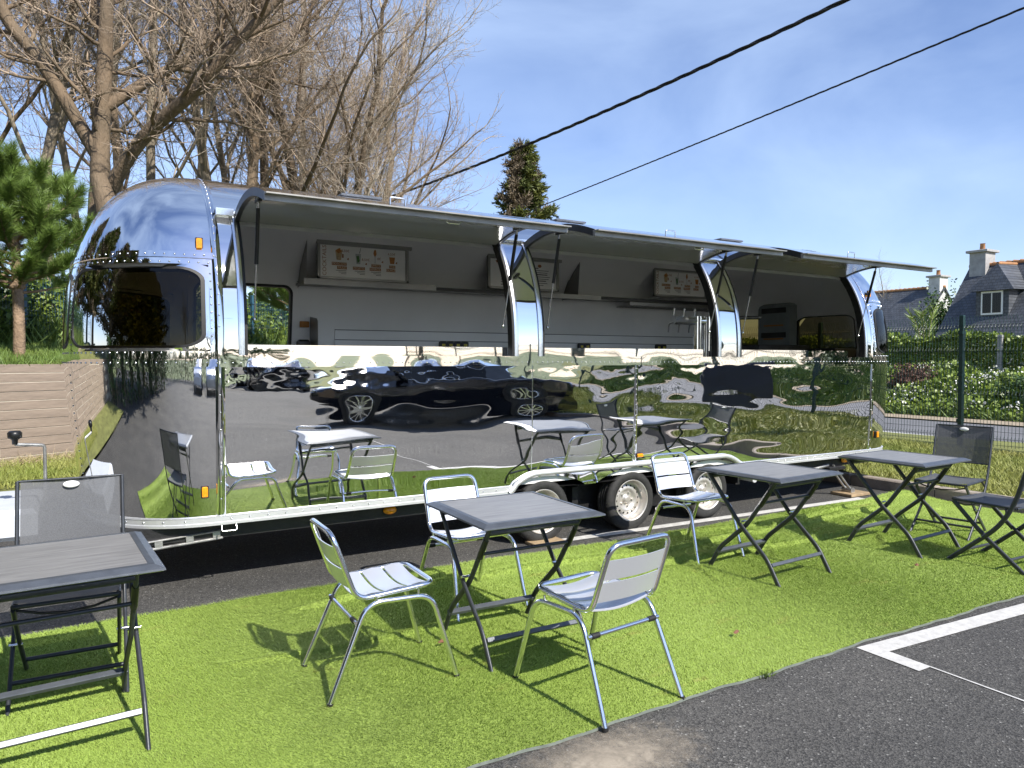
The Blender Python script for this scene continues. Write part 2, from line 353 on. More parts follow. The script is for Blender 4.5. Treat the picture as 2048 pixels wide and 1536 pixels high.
mat('kerb_stone', (.27, .23, .19), .85, var=(5, .25), bump=(60, .004))
mat('turf_backing', (.22, .30, .052), .9, var=(3, .2), var2=(90, .3))
mat('turf_fibre', (.245, .345, .062), .6, var=(.9, .22, (.27, .365, .075)), var2=(150, .30), spec=.3)
def stain():
    m = MATS['turf_fibre']; n = m.node_tree.nodes; l = m.node_tree.links; b = n['Principled BSDF']; src = b.inputs['Base Color'].links[0].from_socket
    t = n.new('ShaderNodeTexCoord'); mp = n.new('ShaderNodeMapping'); mp.inputs['Scale'].default_value = (1.2, 4.5, 1); mp.inputs['Rotation'].default_value = (0, 0, .35); l.new(t.outputs['Object'], mp.inputs[0])
    x = n.new('ShaderNodeTexNoise'); x.inputs['Scale'].default_value = 1.7; x.inputs['Detail'].default_value = 5; x.inputs['Roughness'].default_value = .65; l.new(mp.outputs[0], x.inputs['Vector'])
    r = n.new('ShaderNodeValToRGB'); r.color_ramp.elements[0].position = .60; r.color_ramp.elements[0].color = (0, 0, 0, 1); r.color_ramp.elements[1].position = .76; r.color_ramp.elements[1].color = (.55, .55, .55, 1); l.new(x.outputs['Fac'], r.inputs[0])
    mx = n.new('ShaderNodeMixRGB'); mx.inputs[2].default_value = (.36, .27, .09, 1); l.new(r.outputs[0], mx.inputs[0]); l.new(src, mx.inputs[1]); l.new(mx.outputs[0], b.inputs['Base Color'])
stain()
mat('carpet_edge', (.13, .15, .13), .8, var=(20, .2))
mat('lawn_soil', (.17, .18, .05), .95, var=(2, .3), bump=(20, .02))
mat('lawn_blade', (.20, .25, .045), .6, var=(.8, .3, (.33, .32, .09)), var2=(40, .4))
mat('bank_blade', (.09, .16, .03), .6, var=(1.2, .3, (.16, .22, .04)), var2=(30, .4))
mat('dry_straw', (.42, .33, .2), .8, var=(30, .3))
mat('far_ground', (.13, .16, .06), .95, var=(.08, .3))
mat('fence_green', (.008, .035, .03), .4, var=(3, .15)); mat('fence_blue', (.03, .09, .14), .4, var=(3, .15))
mat('plank_brown', (.26, .205, .158), .75, var=(2.5, .22), var2=(14, .12), bump=(30, .002), stretch=(.6, .6, 6))
mat('bark_oak', (.165, .115, .072), .9, var=(5, .35), bump=(24, .03, 5), var2=(1.3, .3, (.22, .195, .14)), stretch=(1, 1, .4))
mat('bark_pale', (.27, .225, .165), .9, var=(4, .35), bump=(24, .02, 4), stretch=(1, 1, .4))
mat('twig_brown', (.33, .255, .185), .85, var=(.9, .3)); mat('twig_pale', (.42, .355, .275), .85, var=(.9, .3))
mat('pine_needle', (.10, .17, .028), .5, var=(2.2, .3, (.17, .25, .05)), var2=(30, .35))
mat('pine_bark', (.26, .18, .115), .9, var=(9, .4), bump=(30, .02, 4))
mat('conifer_leaf', (.055, .08, .02), .6, var=(2.0, .3, (.16, .17, .03)), var2=(14, .4)); mat('conifer_dead', (.19, .15, .10), .85, var=(3, .3))
mat('leaf_dark', (.035, .075, .016), .45, var=(1.2, .4, (.07, .12, .025)), var2=(24, .4))
mat('leaf_bright', (.20, .27, .035), .45, var=(.9, .3, (.12, .18, .028)), var2=(24, .4))
mat('leaf_red', (.10, .05, .035), .7, var=(6, .4), var2=(24, .4))
mat('palm_leaf', (.13, .19, .03), .5, var=(2, .3), var2=(20, .3))
mat('petal_white', (.8, .8, .76), .7, var=(9, .06))
mat('sheet_teal', (.012, .12, .10), .5, var=(2, .15), bump=(5, .01))
mat('render_cream', (.62, .57, .49), .9, var=(.6, .12), bump=(40, .003)); mat('render_white', (.72, .72, .70), .9, var=(.35, .3), var2=(1.2, .6, (.28, .27, .25)), bump=(40, .003))
mat('chimney_grey', (.36, .35, .34), .9, var=(3, .2), bump=(30, .004)); mat('terracotta', (.40, .20, .09), .8, var=(3, .25)); mat('window_white', (.75, .75, .73), .4, var=(9, .04))
def slate():
    m = bpy.data.materials.new('slate'); m.use_nodes = True; n = m.node_tree.nodes; l = m.node_tree.links; b = n['Principled BSDF']; b.inputs['Roughness'].default_value = .55
    t = n.new('ShaderNodeTexCoord'); mp = n.new('ShaderNodeMapping'); mp.inputs['Rotation'].default_value = (0, R(-90), R(0)); 
    br = n.new('ShaderNodeTexBrick'); br.inputs['Scale'].default_value = 1; br.inputs['Brick Width'].default_value = .24; br.inputs['Row Height'].default_value = .17; br.inputs['Mortar Size'].default_value = .012
    br.inputs['Color1'].default_value = (.055, .062, .075, 1); br.inputs['Color2'].default_value = (.085, .092, .105, 1); br.inputs['Mortar'].default_value = (.025, .028, .033, 1)
    sp = n.new('ShaderNodeSeparateXYZ'); cb = n.new('ShaderNodeCombineXYZ'); l.new(t.outputs['Object'], sp.inputs[0]); l.new(sp.outputs[1], cb.inputs[0]); l.new(sp.outputs[2], cb.inputs[1]); l.new(cb.outputs[0], br.inputs['Vector'])
    x = n.new('ShaderNodeTexNoise'); x.inputs['Scale'].default_value = 2.2; x.inputs['Detail'].default_value = 6; l.new(t.outputs['Object'], x.inputs['Vector'])
    mu = n.new('ShaderNodeMixRGB'); mu.blend_type = 'OVERLAY'; mu.inputs[0].default_value = .55; l.new(br.outputs['Color'], mu.inputs[1]); l.new(x.outputs['Fac'], mu.inputs[2]); l.new(mu.outputs[0], b.inputs['Base Color'])
    bm = n.new('ShaderNodeBump'); bm.inputs['Distance'].default_value = .01; l.new(br.outputs['Fac'], bm.inputs['Height']); bm.invert = True; l.new(bm.outputs[0], b.inputs['Normal']); MATS['slate'] = m
slate()
mat('car_black', (.006, .007, .012), .12, var=(3, .2), coat=1.0); mat('car_silver', (.45, .47, .50), .25, .6, var=(3, .1), coat=1.0); mat('car_white', (.7, .7, .7), .25, var=(3, .05), coat=1.0)
mat('sign_navy', (.012, .018, .05), .4, var=(3, .2)); mat('sign_orange', (.45, .17, .05), .5, var=(9, .2)); mat('cable_black', (.012, .012, .013), .6, var=(5, .2)); mat('debris_brown', (.16, .07, .04), .8, var=(50, .3))
# ------------------------------------------------------------------ ground, road, lawns
rng = random.Random(7)
def sheet(name, pts, z, m):
    return struct(MB().poly([(x, y, z) for x, y in pts]).build(name, m))
sheet('ground', [(-600, -600), (600, -600), (600, 600), (-600, 600)], -.06, 'far_ground')
WD = Vector((.876, .482, 0)); WN = Vector((-.482, .876, 0)); W0 = Vector((-1.75, 6.97, 0))      # line of the plank wall
def wl(t, o=0, z=0): return W0 + WD*t + WN*o + Vector((0, 0, z))
a, b = wl(-14, .3), wl(12, .3)
sheet('car_park', [(-34, -26), (7.15, -26), (7.15, 13.3), (b.x, b.y), (a.x, a.y), (-34, -2)], 0, 'asphalt')
# lawn on the right, a step above the car park
def lawn_h(x, y): return .125 + .05*min(1, max(0, (x-7.5)/2.5)) + .015*math.sin(x*1.7+y*.9)
m = MB(); m.grid(lambda x, y: (x, y, lawn_h(x, y)), [7.3+.3*i for i in range(17)], [-30+1.0*i for i in range(58)], True, True)
struct(m.build('lawn', 'lawn_soil'))
g = np.random.default_rng(3)
def scatter(n, x0, x1, y0, y1, hf, keep=None):
    x = g.uniform(x0, x1, n); y = g.uniform(y0, y1, n)
    if keep is not None: k = keep(x, y); x, y = x[k], y[k]
    return np.stack([x, y, np.array([hf(p, q) for p, q in zip(x, y)])], 1)
p = scatter(60000, 7.32, 10.6, -2.5, 6.5, lawn_h); tag(blades('lawn_grass', p, .035, .085, .012, 'lawn_blade', lean=.6, seed=4), 'dry yellow green lawn grass between kerb and mesh fence', 'grass', kind='stuff')
p = scatter(26000, 7.32, 12, -16, -2.5, lawn_h); tag(blades('lawn_grass', p, .05, .10, .03, 'lawn_blade', lean=.6, seed=5), 'lawn grass along the kerb behind the seating area', 'grass', kind='stuff')
# kerb stones
kerb = struct(empty('kerb', (7.22, 0, 0)))
st = MB().bevel_box((-.07, -.495, -.05), (.07, .495, .13), .015)
first = st.build('kerb_stone', 'kerb_stone', kerb); first.location = (0, -12, 0)
for i in range(1, 21):
    c = first.copy(); link(c, kerb); c.location = (rng.uniform(-.006, .006), -12+i, rng.uniform(-.004, .004))
# road behind the fence
sheet('road', [(12.3, -60), (16.0, -60), (16.0, 60), (12.3, 60)], .10, 'road_grey')
sheet('verge', [(16.0, -60), (17.3, -60), (17.3, 60), (16.0, 60)], .13, 'sand')
ml = MB().box((12.62, -60, .101), (12.74, 60, .106)); struct(ml.build('road_edge_line', 'line_paint'))
# flowering bank across the road
def bank_h(x, y):
    t = min(1, max(0, (x-17.0)/3.0)); return .12 + .80*t*t*(3-2*t) + .12*math.sin(x*2.1+y*1.3)*t + .06*math.sin(y*3.1)*t
m = MB(); m.grid(lambda x, y: (x, y, bank_h(x, y)), [16.9+.35*i for i in range(14)], [-24+.7*i for i in range(72)], True, True)
m.add([(21.4, -24, .9), (75, -24, 1.2), (75, 60, 1.2), (21.4, 60, .9)], [(0, 1, 2, 3)])
struct(m.build('bank', 'lawn_soil'))
p = scatter(26000, 17.0, 21.3, 1.0, 13, bank_h); tag(blades('bank_plants', p, .08, .24, .05, 'bank_blade', lean=.7, seed=8), 'dense green weeds on the bank across the road', 'weeds', kind='stuff')
p = scatter(16000, 17.0, 21.3, -20, 1.0, bank_h); tag(blades('bank_plants', p, .12, .36, .09, 'bank_blade', lean=.6, seed=9), 'green weeds on the bank further along the road', 'weeds', kind='stuff')
p = scatter(30000, 17.1, 21.2, 1.0, 13, bank_h); p[:, 2] += g.uniform(0, .26, len(p))*(1+.5*np.sin(p[:, 1]*2.7+p[:, 0]*1.9)); V, F = leaf_arrays(p, .11, 12, up=.6, aspect=.8)
o = npmesh('bank_leaves', V, F, 'leaf_bright', None, 'stuff'); tag(o, 'broad leaved green plants covering the bank across the road', 'weeds', kind='stuff')
p = scatter(5200, 17.0, 21.0, 1.0, 13, bank_h, lambda x, y: np.sin(x*2.3+y*1.7)+np.sin(y*4.1-x)+g.normal(0, .7, len(x)) > .5); p[:, 2] += g.uniform(.2, .38, len(p))
V, F = leaf_arrays(p, .05, 11, up=1.0, aspect=1.0)
npmesh('bank_flowers', V, F, 'petal_white', None, 'stuff'); tag(bpy.data.objects['bank_flowers'], 'small white wild flowers scattered over the roadside bank', 'flowers', kind='stuff')

# ------------------------------------------------------------------ terrace behind the plank wall
def ter_h(o): 
    pts = [(-.2, 1.40), (.6, 1.46), (2.0, 1.62), (4.5, 1.95), (9, 2.2), (60, 2.5)]
    for (a, za), (b, zb) in zip(pts, pts[1:]):
        if o <= b: return za + (zb-za)*max(0, (o-a)/(b-a))
    return 2.5
m = MB(); offs = [.03, .6, 1.2, 2.0, 3, 4.5, 6.5, 9, 16, 60]
m.grid(lambda t, o: wl(t, o, ter_h(o)+.05*math.sin(t*1.9+o)*(o > .5)), [-22+1.0*i for i in range(60)], offs, True, True)
struct(m.build('terrace', 'lawn_soil'))
def on_terrace(n, t0, t1, o0, o1):
    t = g.uniform(t0, t1, n); o = g.uniform(o0, o1, n); P = np.empty((n, 3))
    P[:, 0] = W0.x+WD.x*t+WN.x*o; P[:, 1] = W0.y+WD.y*t+WN.y*o; P[:, 2] = [ter_h(q) for q in o]; return P
tag(blades('terrace_grass', on_terrace(30000, -4, 4, .0, 3.2), .05, .16, .016, 'bank_blade', lean=.5, seed=14), 'bright green grass above the brown plank wall', 'grass', kind='stuff')
tag(blades('terrace_undergrowth', on_terrace(22000, -6, 12, 2.6, 6.5), .25, .75, .05, 'bank_blade', lean=.5, seed=15), 'tall green undergrowth at the foot of the trees', 'undergrowth', kind='stuff')
# grass strip at the foot of the wall
def strip_h(x, y): return .07
m = MB(); a, b, c, d = wl(-10, .0), wl(2.3, .0), wl(2.3, -1.6), wl(-10, -3.4)
m.add([(a.x, a.y, .10), (b.x, b.y, .10), (c.x, c.y, .05), (d.x, d.y, .05)], [(0, 3, 2, 1)]); struct(m.build('grass_strip', 'lawn_soil'))
t = g.uniform(-5, 2.3, 34000); o = g.uniform(-2.9, -.02, 34000); k = o > -2.35+.29*(t-2.3)*-.4-.0; t, o = t[k], o[k]
P = np.stack([W0.x+WD.x*t+WN.x*o, W0.y+WD.y*t+WN.y*o, np.full(len(t), .07)], 1)
tag(blades('strip_grass', P, .04, .14, .013, 'lawn_blade', lean=.6, seed=16), 'yellow green grass at the foot of the plank wall', 'grass', kind='stuff')
t = g.uniform(-3, 2, 2600); o = g.normal(-.22, .14, 2600)
P = np.stack([W0.x+WD.x*t+WN.x*o, W0.y+WD.y*t+WN.y*o, np.full(len(t), .12)], 1); dd = np.stack([g.normal(0, 1, 2600), g.normal(0, 1, 2600), g.uniform(-.1, .5, 2600)], 1)
V, F = tri_leaves(P, .22, .007, 17, dd, .2); npmesh('dry_stalks', V, F, 'dry_straw', None, 'stuff'); tag(bpy.data.objects['dry_stalks'], 'dry straw lying along the foot of the plank wall', 'straw', kind='stuff')
# plank retaining wall: every board its own piece
wall = empty('plank_wall', (W0.x, W0.y, 0), math.atan2(WD.y, WD.x))
tag(wall, 'low retaining wall of wide brown horizontal planks below the terrace', 'wall')
rows = 11; ph = 1.40/rows
pl = MB().bevel_box((-1.19, 0, 0), (1.19, .033, ph-.009), .003)
proto = None
for i in range(rows):
    for j in range(-4, 5):
        x = j*2.4 + (1.2 if i % 2 else 0)
        if proto is None: c = proto = pl.build('plank', 'plank_brown', wall)
        else: c = proto.copy(); link(c, wall)
        c.location = (x, rng.uniform(-.004, .004), .05+i*ph); c.rotation_euler = (0, rng.uniform(-.0015, .0015), 0)
MB().box((-12, .009, 0), (12, .25, 1.42)).build('backing', 'wall_gap', wall)  # cream colour in the gaps imitates plank edges catching the light

# ------------------------------------------------------------------ mesh fences
def fence(name, label, p0, p1, base, h, m, npan, z1=None):
    p0 = Vector(p0); p1 = Vector(p1); L = (p1-p0).length; pw = L/npan; root = empty(name, (p0.x, p0.y, base), math.atan2(p1.y-p0.y, p1.x-p0.x))
    tag(root, label, 'fence')
    post = pan = None
    def wire(mb, a, b, r=.0036): mb.tube([a, b], r, 3, False, False)
    for i in range(npan+1):
        if post is None: c = post = MB().bevel_box((-.03, -.03, -.3), (.03, .03, h+.04), .008).build('post', m, root)
        else: c = post.copy(); link(c, root)
        c.location = (i*pw, 0, 0)
    mb = MB(); n = int(pw/.05)
    for k in range(n+1):
        x = .03+(pw-.06)*k/n
        mb.tube([(x, 0, .03), (x, 0, h-.06), (x, -.045, h+.02)], .0036, 3, False, False)
    zz = .06
    while zz < h-.05:
        wire(mb, (.03, .005, zz), (pw-.03, .005, zz)); zz += .2
    for zc in (.16, .16+h*.33, .16+h*.66, h-.16):       # folded stiffening ribs
        for k in range(n+1):
            x = .03+(pw-.06)*k/n; mb.tube([(x, 0, zc-.05), (x, -.035, zc), (x, 0, zc+.05)], .0036, 3, False, False)
        wire(mb, (.03, -.035, zc), (pw-.03, -.035, zc), .0035)
    for i in range(npan):
        if pan is None: c = pan = mb.build('mesh_panel', m, root, 'stuff')
        else: c = pan.copy(); link(c, root)
        c.location = (i*pw, .035, 0)
    cl = MB().box((-.034, -.05, -.02), (.034, .05, .02)); k0 = None
    for i in range(npan+1):
        for zc in (.4, 1.1, 1.75):
            if k0 is None: c = k0 = cl.build('clip', m, root)
            else: c = k0.copy(); link(c, root)
            c.location = (i*pw, 0, zc)
    return root
fence('mesh_fence', 'dark green wire mesh fence along the road behind the lawn', (10.92, 13.73), (10.92, -23.77), .17, 1.98, 'fence_green', 15)
a, b = wl(-8, 3.0), wl(14, 3.0)
fence('mesh_fence', 'blue green wire mesh fence in front of the bare trees', (a.x, a.y), (b.x, b.y), 1.72, 1.25, 'fence_blue', 9)

# ------------------------------------------------------------------ carpet of artificial grass and painted lines
def ridge(x, y):
    h = 0
    def gau(d, s, a): return a*math.exp(-(d/s)**2)
    if .1 < x < 6.2: h += gau(y-(-.62+.05*math.sin(x*1.3)+.03*math.sin(x*3.7)), .024, .042)*min(1, (x-.1)*2)
    if -.2 < x < 2.6: h += gau(y-(-1.22-.04*math.sin(x*2.2)), .03, .018)
    if 2.4 < x < 6.6: h += gau(y-(-.95+.10*math.sin(x*1.1)), .026, .042)
    if 3.5 < x < 6.9: h += gau(y-(-.38+.07*math.sin(x*2.1+1)), .026, .032)
    for (cx, cy, an, ln) in ((2.35, -.95, 1.1, .3), (3.0, -1.15, 1.3, .35), (3.9, -1.0, 1.0, .4), (4.9, -1.35, .7, .4), (4.4, -.75, 1.5, .3), (5.4, -.8, 1.2, .3)):
        dx, dy = x-cx, y-cy; u = dx*math.cos(an)+dy*math.sin(an); v = -dx*math.sin(an)+dy*math.cos(an); h += gau(u, ln*.6, 1)*gau(v, .022, .042)
    if x > 6.2 and y > -.9: h += .045*min(1, (x-6.2)/.7)**1.5*min(1, (y+.9)/.6)**2
    return h
def near_edge(x): return -2.585 + .006*math.sin(x*5.1) + .005*math.sin(x*11.3+1) + .003*math.sin(x*29.7) - (.03*(x-2.9) if x > 2.9 else 0)*.9
def far_edge(x): return -.21 + .03*math.sin(x*1.3+.4) + .01*math.sin(x*7.7)
X0, X1 = -2.6, 7.05
def cp(x, v): y = near_edge(x)+(far_edge(x)-near_edge(x))*v; return (x, y, .012+ridge(x, y))
car = empty('grass_carpet', (0, 0, 0)); tag(car, 'bright green artificial grass carpet laid beside the trailer', 'carpet')
xs = [X0+(X1-X0)*i/380 for i in range(381)]; vv = [i/110 for i in range(111)]
m = MB(); m.grid(cp, xs, vv, True, True)
bk = m.build('backing', 'turf_backing', car)
m = MB()
for q in (0, 1): m.grid(lambda x, t: (cp(x, q)[0], cp(x, q)[1]+(-.003 if q == 0 else .003)*t, cp(x, q)[2]*(1-t)+.003*t+.002*(1-t)), xs, [0, 1], True, q == 0)
m.build('edge', 'carpet_edge', car)
def fib(n, x0, x1, hh0, hh1, wd, seed):
    q = np.random.default_rng(seed); x = q.uniform(x0, x1, n); v = q.uniform(0, 1, n)
    # table lookup of the sheet height
    P = np.array([cp(a, c) for a, c in zip(x, v)]); return blades('turf_fibre', P, hh0, hh1, wd, 'turf_fibre', car, 'stuff', .9, seed)
fib(330000, -1.7, X1, .008, .016, .0045, 21); fib(250000, -1.2, 5.0, .008, .016, .0040, 22); fib(9000, X0, -1.7, .008, .016, .008, 23)
lines = struct(MB().add([(2.70, -2.60, .004), (2.70, -2.71, .004), (9, -2.71-.45, .004), (9, -2.6-.45, .004)], [(0, 1, 2, 3)]).add([(2.70, -2.71, .004), (2.70, -2.93, .004), (2.80, -2.93, .004), (2.80, -2.715, .004)], [(0, 1, 2, 3)]).build('parking_line', 'line_paint'))
# fix: far end of the bay line stays on the asphalt
for v in lines.data.vertices:
    if v.co.x > 8: v.co.x = 7.1; v.co.y = -2.98 if v.co.y < -3.1 else -2.87
struct(MB().add([(2.79, -2.93, .004), (2.78, -6.5, .004), (2.792, -6.5, .004), (2.802, -2.93, .004)], [(0, 1, 2, 3)]).build('scribed_line', 'line_paint'))
struct(MB().add([(2.45, .09, .004), (2.45, -.01, .004), (6.5, -.14, .004), (6.5, -.04, .004)], [(0, 1, 2, 3)]).build('bay_line', 'line_paint'))
sand_pts = [(.92+.6*math.cos(q), -2.80+.32*math.sin(q), .004) for q in [i*math.pi/14 for i in range(28)]]
sd_ = struct(MB().poly([(x-.92, y+2.80, 0) for x, y, z in sand_pts]).build('sand_drift', 'dust')); sd_.location = (.92, -2.80, .004)
# ------------------------------------------------------------------ the polished trailer
T = empty('food_trailer', (0, 0, 0))
tag(T, 'long polished aluminium food trailer with three raised serving hatches', 'trailer')
L = 6.785; HALF = 1.175; WID = 2*HALF; ZB = 1.5; ZH = 2.47; ZT = 2.85
def inset(z):
    if z < 1.5: return .028*(1.5-z)**2
    if z <= 1.6: return 0.
    v = min(1, (z-1.6)/1.25); return HALF*(1-(1-v**2.2)**(1/2.2))
def ext(z):
    if z < 1.5: return .87-.075*((1.5-z)/.8)**1.5
    v = min(1, (z-1.5)/1.35); return .87*(1-v**2.5)**.4
def cap(phi, z, side, off=0.):
    """end cap surface: phi 0 = serving side, 180 = back; side 0 = left end, 1 = right end"""
    def raw(ph, zz):
        zz = min(zz, ZT); p = R(ph); hw = HALF-inset(zz); c = abs(math.cos(p))**(2/2.4)*(1 if math.cos(p) >= 0 else -1); s = abs(math.sin(p))**(2/2.4)
        x = -ext(zz)*s; return Vector((x if side == 0 else L-x, HALF-hw*c, zz))
    P = raw(phi, z)
    if off:
        e = 1.2; a = raw(min(180, phi+e), z)-raw(max(0, phi-e), z); b = raw(phi, min(ZT-.02, z+.01))-raw(phi, min(ZT-.04, z-.01))
        n = b.cross(a) if side == 1 else a.cross(b)
        if n.length < 1e-9: n = Vector((0, 0, 1))
        n.normalize()
        if n.dot(P-Vector((L/2, HALF, 1.4))) < 0: n = -n
        P = P+n*off
    return P
def profile(zlo, zhi, n=24):
    """front side profile (y, z) from zlo to zhi"""
    out = []
    for i in range(n+1):
        z = zlo+(zhi-zlo)*i/n; out.append((inset(z), z))
    return out
THH = math.asin(min(1, ((ZH-1.6)/1.25)**1.1))
def sect(th):  # th 0..180 deg over the roof
    p = R(th); c = abs(math.cos(p))**(2/2.2)*(1 if math.cos(p) >= 0 else -1); s = abs(math.sin(p))**(2/2.2); return (HALF-HALF*c, 1.6+1.25*s)
# rounded rectangles on a (u, v) surface
def rrect(u0, u1, v0, v1, ru, rv, n=6):
    o = []
    for (cu, cv, a0) in ((u1-ru, v1-rv, 0), (u0+ru, v1-rv, 90), (u0+ru, v0+rv, 180), (u1-ru, v0+rv, 270)):
        for k in range(n+1): a = R(a0+90*k/n); o.append((cu+ru*math.cos(a), cv+rv*math.sin(a)))
    return o
def onrect(pts, u0, u1, v0, v1):
    """push a rounded-rectangle outline out to the full rectangle"""
    o = []; cu, cv = (u0+u1)/2, (v0+v1)/2
    for u, v in pts:
        a, b = (u-cu)/((u1-u0)/2), (v-cv)/((v1-v0)/2); k = max(abs(a), abs(b)); o.append((cu+a/k*(u1-u0)/2, cv+b/k*(v1-v0)/2))
    return o
def bridge(mb, A, B, fa, fb, smooth=True, steps=1):
    n = len(A); vs = []; fs = []
    for k in range(steps+1):
        t = k/steps
        for i in range(n): 
            u = A[i][0]*(1-t)+B[i][0]*t; v = A[i][1]*(1-t)+B[i][1]*t; vs.append(Vector(fa(u, v))*(1-t)+Vector(fb(u, v))*t)
    for k in range(steps):
        for i in range(n): fs.append((k*n+i, k*n+(i+1) % n, (k+1)*n+(i+1) % n, (k+1)*n+i))
    mb.add(vs, fs, smooth)
def window(f, u0, u1, v0, v1, ru, rv, mg, glassm, name='window', parent=T, frame_w=(1.2, .02), inner=-.05):
    """window on surface f(u,v,off): rubber frame and pane; returns the outline and the margin rectangle for the skins"""
    out = rrect(u0, u1, v0, v1, ru, rv); fu, fv = frame_w
    inn = rrect(u0+fu, u1-fu, v0+fv, v1-fv, ru*.85, rv*.85)
    m = MB(); bridge(m, out, inn, lambda u, v: f(u, v, .008), lambda u, v: f(u, v, .008)); bridge(m, out, out, lambda u, v: f(u, v, -.01), lambda u, v: f(u, v, .008))
    bridge(m, inn, inn, lambda u, v: f(u, v, .008), lambda u, v: f(u, v, inner)); bridge(m, out, inn, lambda u, v: f(u, v, inner), lambda u, v: f(u, v, inner))
    w = m.build(name, 'black_rubber', parent)
    m = MB(); cu = (u0+u1)/2; hu = (u1-u0)/2-fu; ru2, rv2 = ru*.85, rv*.85; va, vb = v0+fv, v1-fv
    def hw(v):
        d = min(v-va, vb-v)
        return hu if d >= rv2 else hu-ru2*(1-math.sqrt(max(0, 1-((rv2-d)/rv2)**2)))
    vv_ = [va+(vb-va)*(.5-.5*math.cos(math.pi*k/22)) for k in range(23)]
    m.grid(lambda q, v: f(cu+q*hw(v), v, .003), [-1+k/12 for k in range(25)], vv_, True)
    m.build('pane', glassm, w); return out

OPEN = [(.15, 2.17), (2.43, 4.40), (4.69, 6.65)]
SEAMS = [0, 2.34, 3.407, L]
def zbot(s):
    if s <= 2.17 or s >= 4.72: return .5
    if s < 2.4: t = (s-2.17)/.23; return .5+.085*math.sin(t*math.pi/2)
    if s > 4.5: t = (4.72-s)/.22; return .5+.085*math.sin(t*math.pi/2)
    return .585
# lower serving-side panels
for s0, s1 in zip(SEAMS, SEAMS[1:]):
    m = MB(); n = int((s1-s0)/.06); us = [s0+.002+(s1-s0-.004)*i/n for i in range(n+1)]
    m.grid(lambda u, v: (u, inset(zbot(u)+(1.46-zbot(u))*v), zbot(u)+(1.46-zbot(u))*v), us, [i/14 for i in range(15)], True)
    m.build('side_panel', 'mirror_panel', T)
# belt rail with its rivet row
m = MB(); m.box((0, -.012, 1.455), (L, .03, 1.467)); m.box((0, -.008, 1.467), (L, .03, 1.497)); m.box((0, -.014, 1.497), (L, .03, 1.509)); m.build('belt_rail', 'mirror_post', T)
# sill, posts beside the openings
m = MB(); m.box((0, -.004, 1.509), (L, .07, 1.53)); m.build('sill', 'mirror_post', T)
edges = [0]+[e for o in OPEN for e in o]+[L]
for i in range(0, len(edges), 2):
    a, b = edges[i], edges[i+1]; pr = profile(1.53, ZH, 26)
    m = MB(); us = [a+(b-a)*k/5 for k in range(6)]
    m.grid(lambda u, v: (u, pr[int(v)][0], pr[int(v)][1]), us, list(range(27)), True)
    m.build('post', 'mirror_post', T)
    m = MB(); m.grid(lambda u, v: (u, pr[int(v)][0]+.055, pr[int(v)][1]-.01), [a, b], list(range(27)), True, True); m.build('post_lining', 'interior_grey', T)
# dark seals and bright jambs round the openings
for a, b in OPEN:
    pr = profile(1.53, ZH, 20)
    for s, dr in ((a, 1), (b, -1)):
        fr = MB()
        fr.grid(lambda u, v: (s+dr*u*.02, pr[int(v)][0]-.006, pr[int(v)][1]), [0, 1], list(range(21)), True, dr < 0)
        fr.grid(lambda u, v: (s+dr*.02, pr[int(v)][0]-.006+u*.07, pr[int(v)][1]-.02*u), [0, 1], list(range(21)), True, dr < 0)
        fr.grid(lambda u, v: (s-dr*.0, pr[int(v)][0]-.006+u*.004, pr[int(v)][1]), [0, 1], list(range(21)), True, dr > 0)
        fr.build('opening_seal', 'black_rubber', T)
    for s, dr in ((a, -1), (b, 1)):
        jb = MB()
        jb.grid(lambda u, v: (s+dr*u*.035, pr[int(v)][0]-.010-.004*math.sin(u*math.pi), pr[int(v)][1]), [0, .33, .66, 1], list(range(21)), True, dr > 0)
        jb.build('jamb_trim', 'trim_alu', T)
# hinge gutter over the openings
yh = inset(ZH)
m = MB(); m.tube([(.02, yh-.012, ZH+.012), (L-.05, yh-.012, ZH+.012)], .016, 8); m.box((.05, yh-.03, ZH+.018), (L-.08, yh+.05, ZH+.026)); m.build('hinge_gutter', 'trim_alu', T)
MB().bevel_box((.02, yh-.07, ZH-.02), (.13, yh+.02, ZH+.04), .008).build('gutter_end', 'trim_alu', T)
# roof and back wall with its window opening
ths = [a for a in np.linspace(math.degrees(THH), 180-math.degrees(THH), 37)]
m = MB(); m.grid(lambda u, v: (u, *sect(v)), [L*i/14 for i in range(15)], ths, True); m.build('roof_skin', 'mirror_roof', T)
def backf(u, z, off=0): return Vector((u, WID-inset(z)+off, z))
RW = (.12, 1.0, 1.58, 2.215)
def back_skin(off, name, matn, flip):
    m = MB(); us = [0, RW[0]-.05, RW[1]+.05, 2, 3, 4, 5, 6, L]; zs = [.5, 1.0, RW[2]-.04, RW[3]+.04, 2.35, ZH]
    for i in range(len(us)-1):
        for j in range(len(zs)-1):
            if i == 1 and j == 2: continue
            m.grid(lambda u, z: backf(u, z, off), [us[i], us[i+1]], [zs[j]+(zs[j+1]-zs[j])*k/5 for k in range(6)], True, flip)
    o = rrect(*RW, .09, .09); rc = onrect(o, us[1], us[2], zs[2], zs[3]); bridge(m, rc, o, lambda u, v: backf(u, v, off), lambda u, v: backf(u, v, off)); return m.build(name, matn, T)
back_skin(0, 'back_skin', 'mirror_cap', True); back_skin(-.045, 'back_lining', 'interior_grey', False)
window(lambda u, v, o: backf(u, v, o), *RW, .09, .09, 0, 'clear_glass', 'rear_window', frame_w=(.022, .022), inner=-.06)
ths2 = list(np.linspace(math.degrees(THH)-1, 180-math.degrees(THH), 25))
m = MB(); m.grid(lambda u, v: (u, HALF+(sect(v)[0]-HALF)*.965, sect(v)[1]-.045), [L*i/6 for i in range(7)], ths2, True, True); m.build('ceiling_lining', 'interior_grey', T)
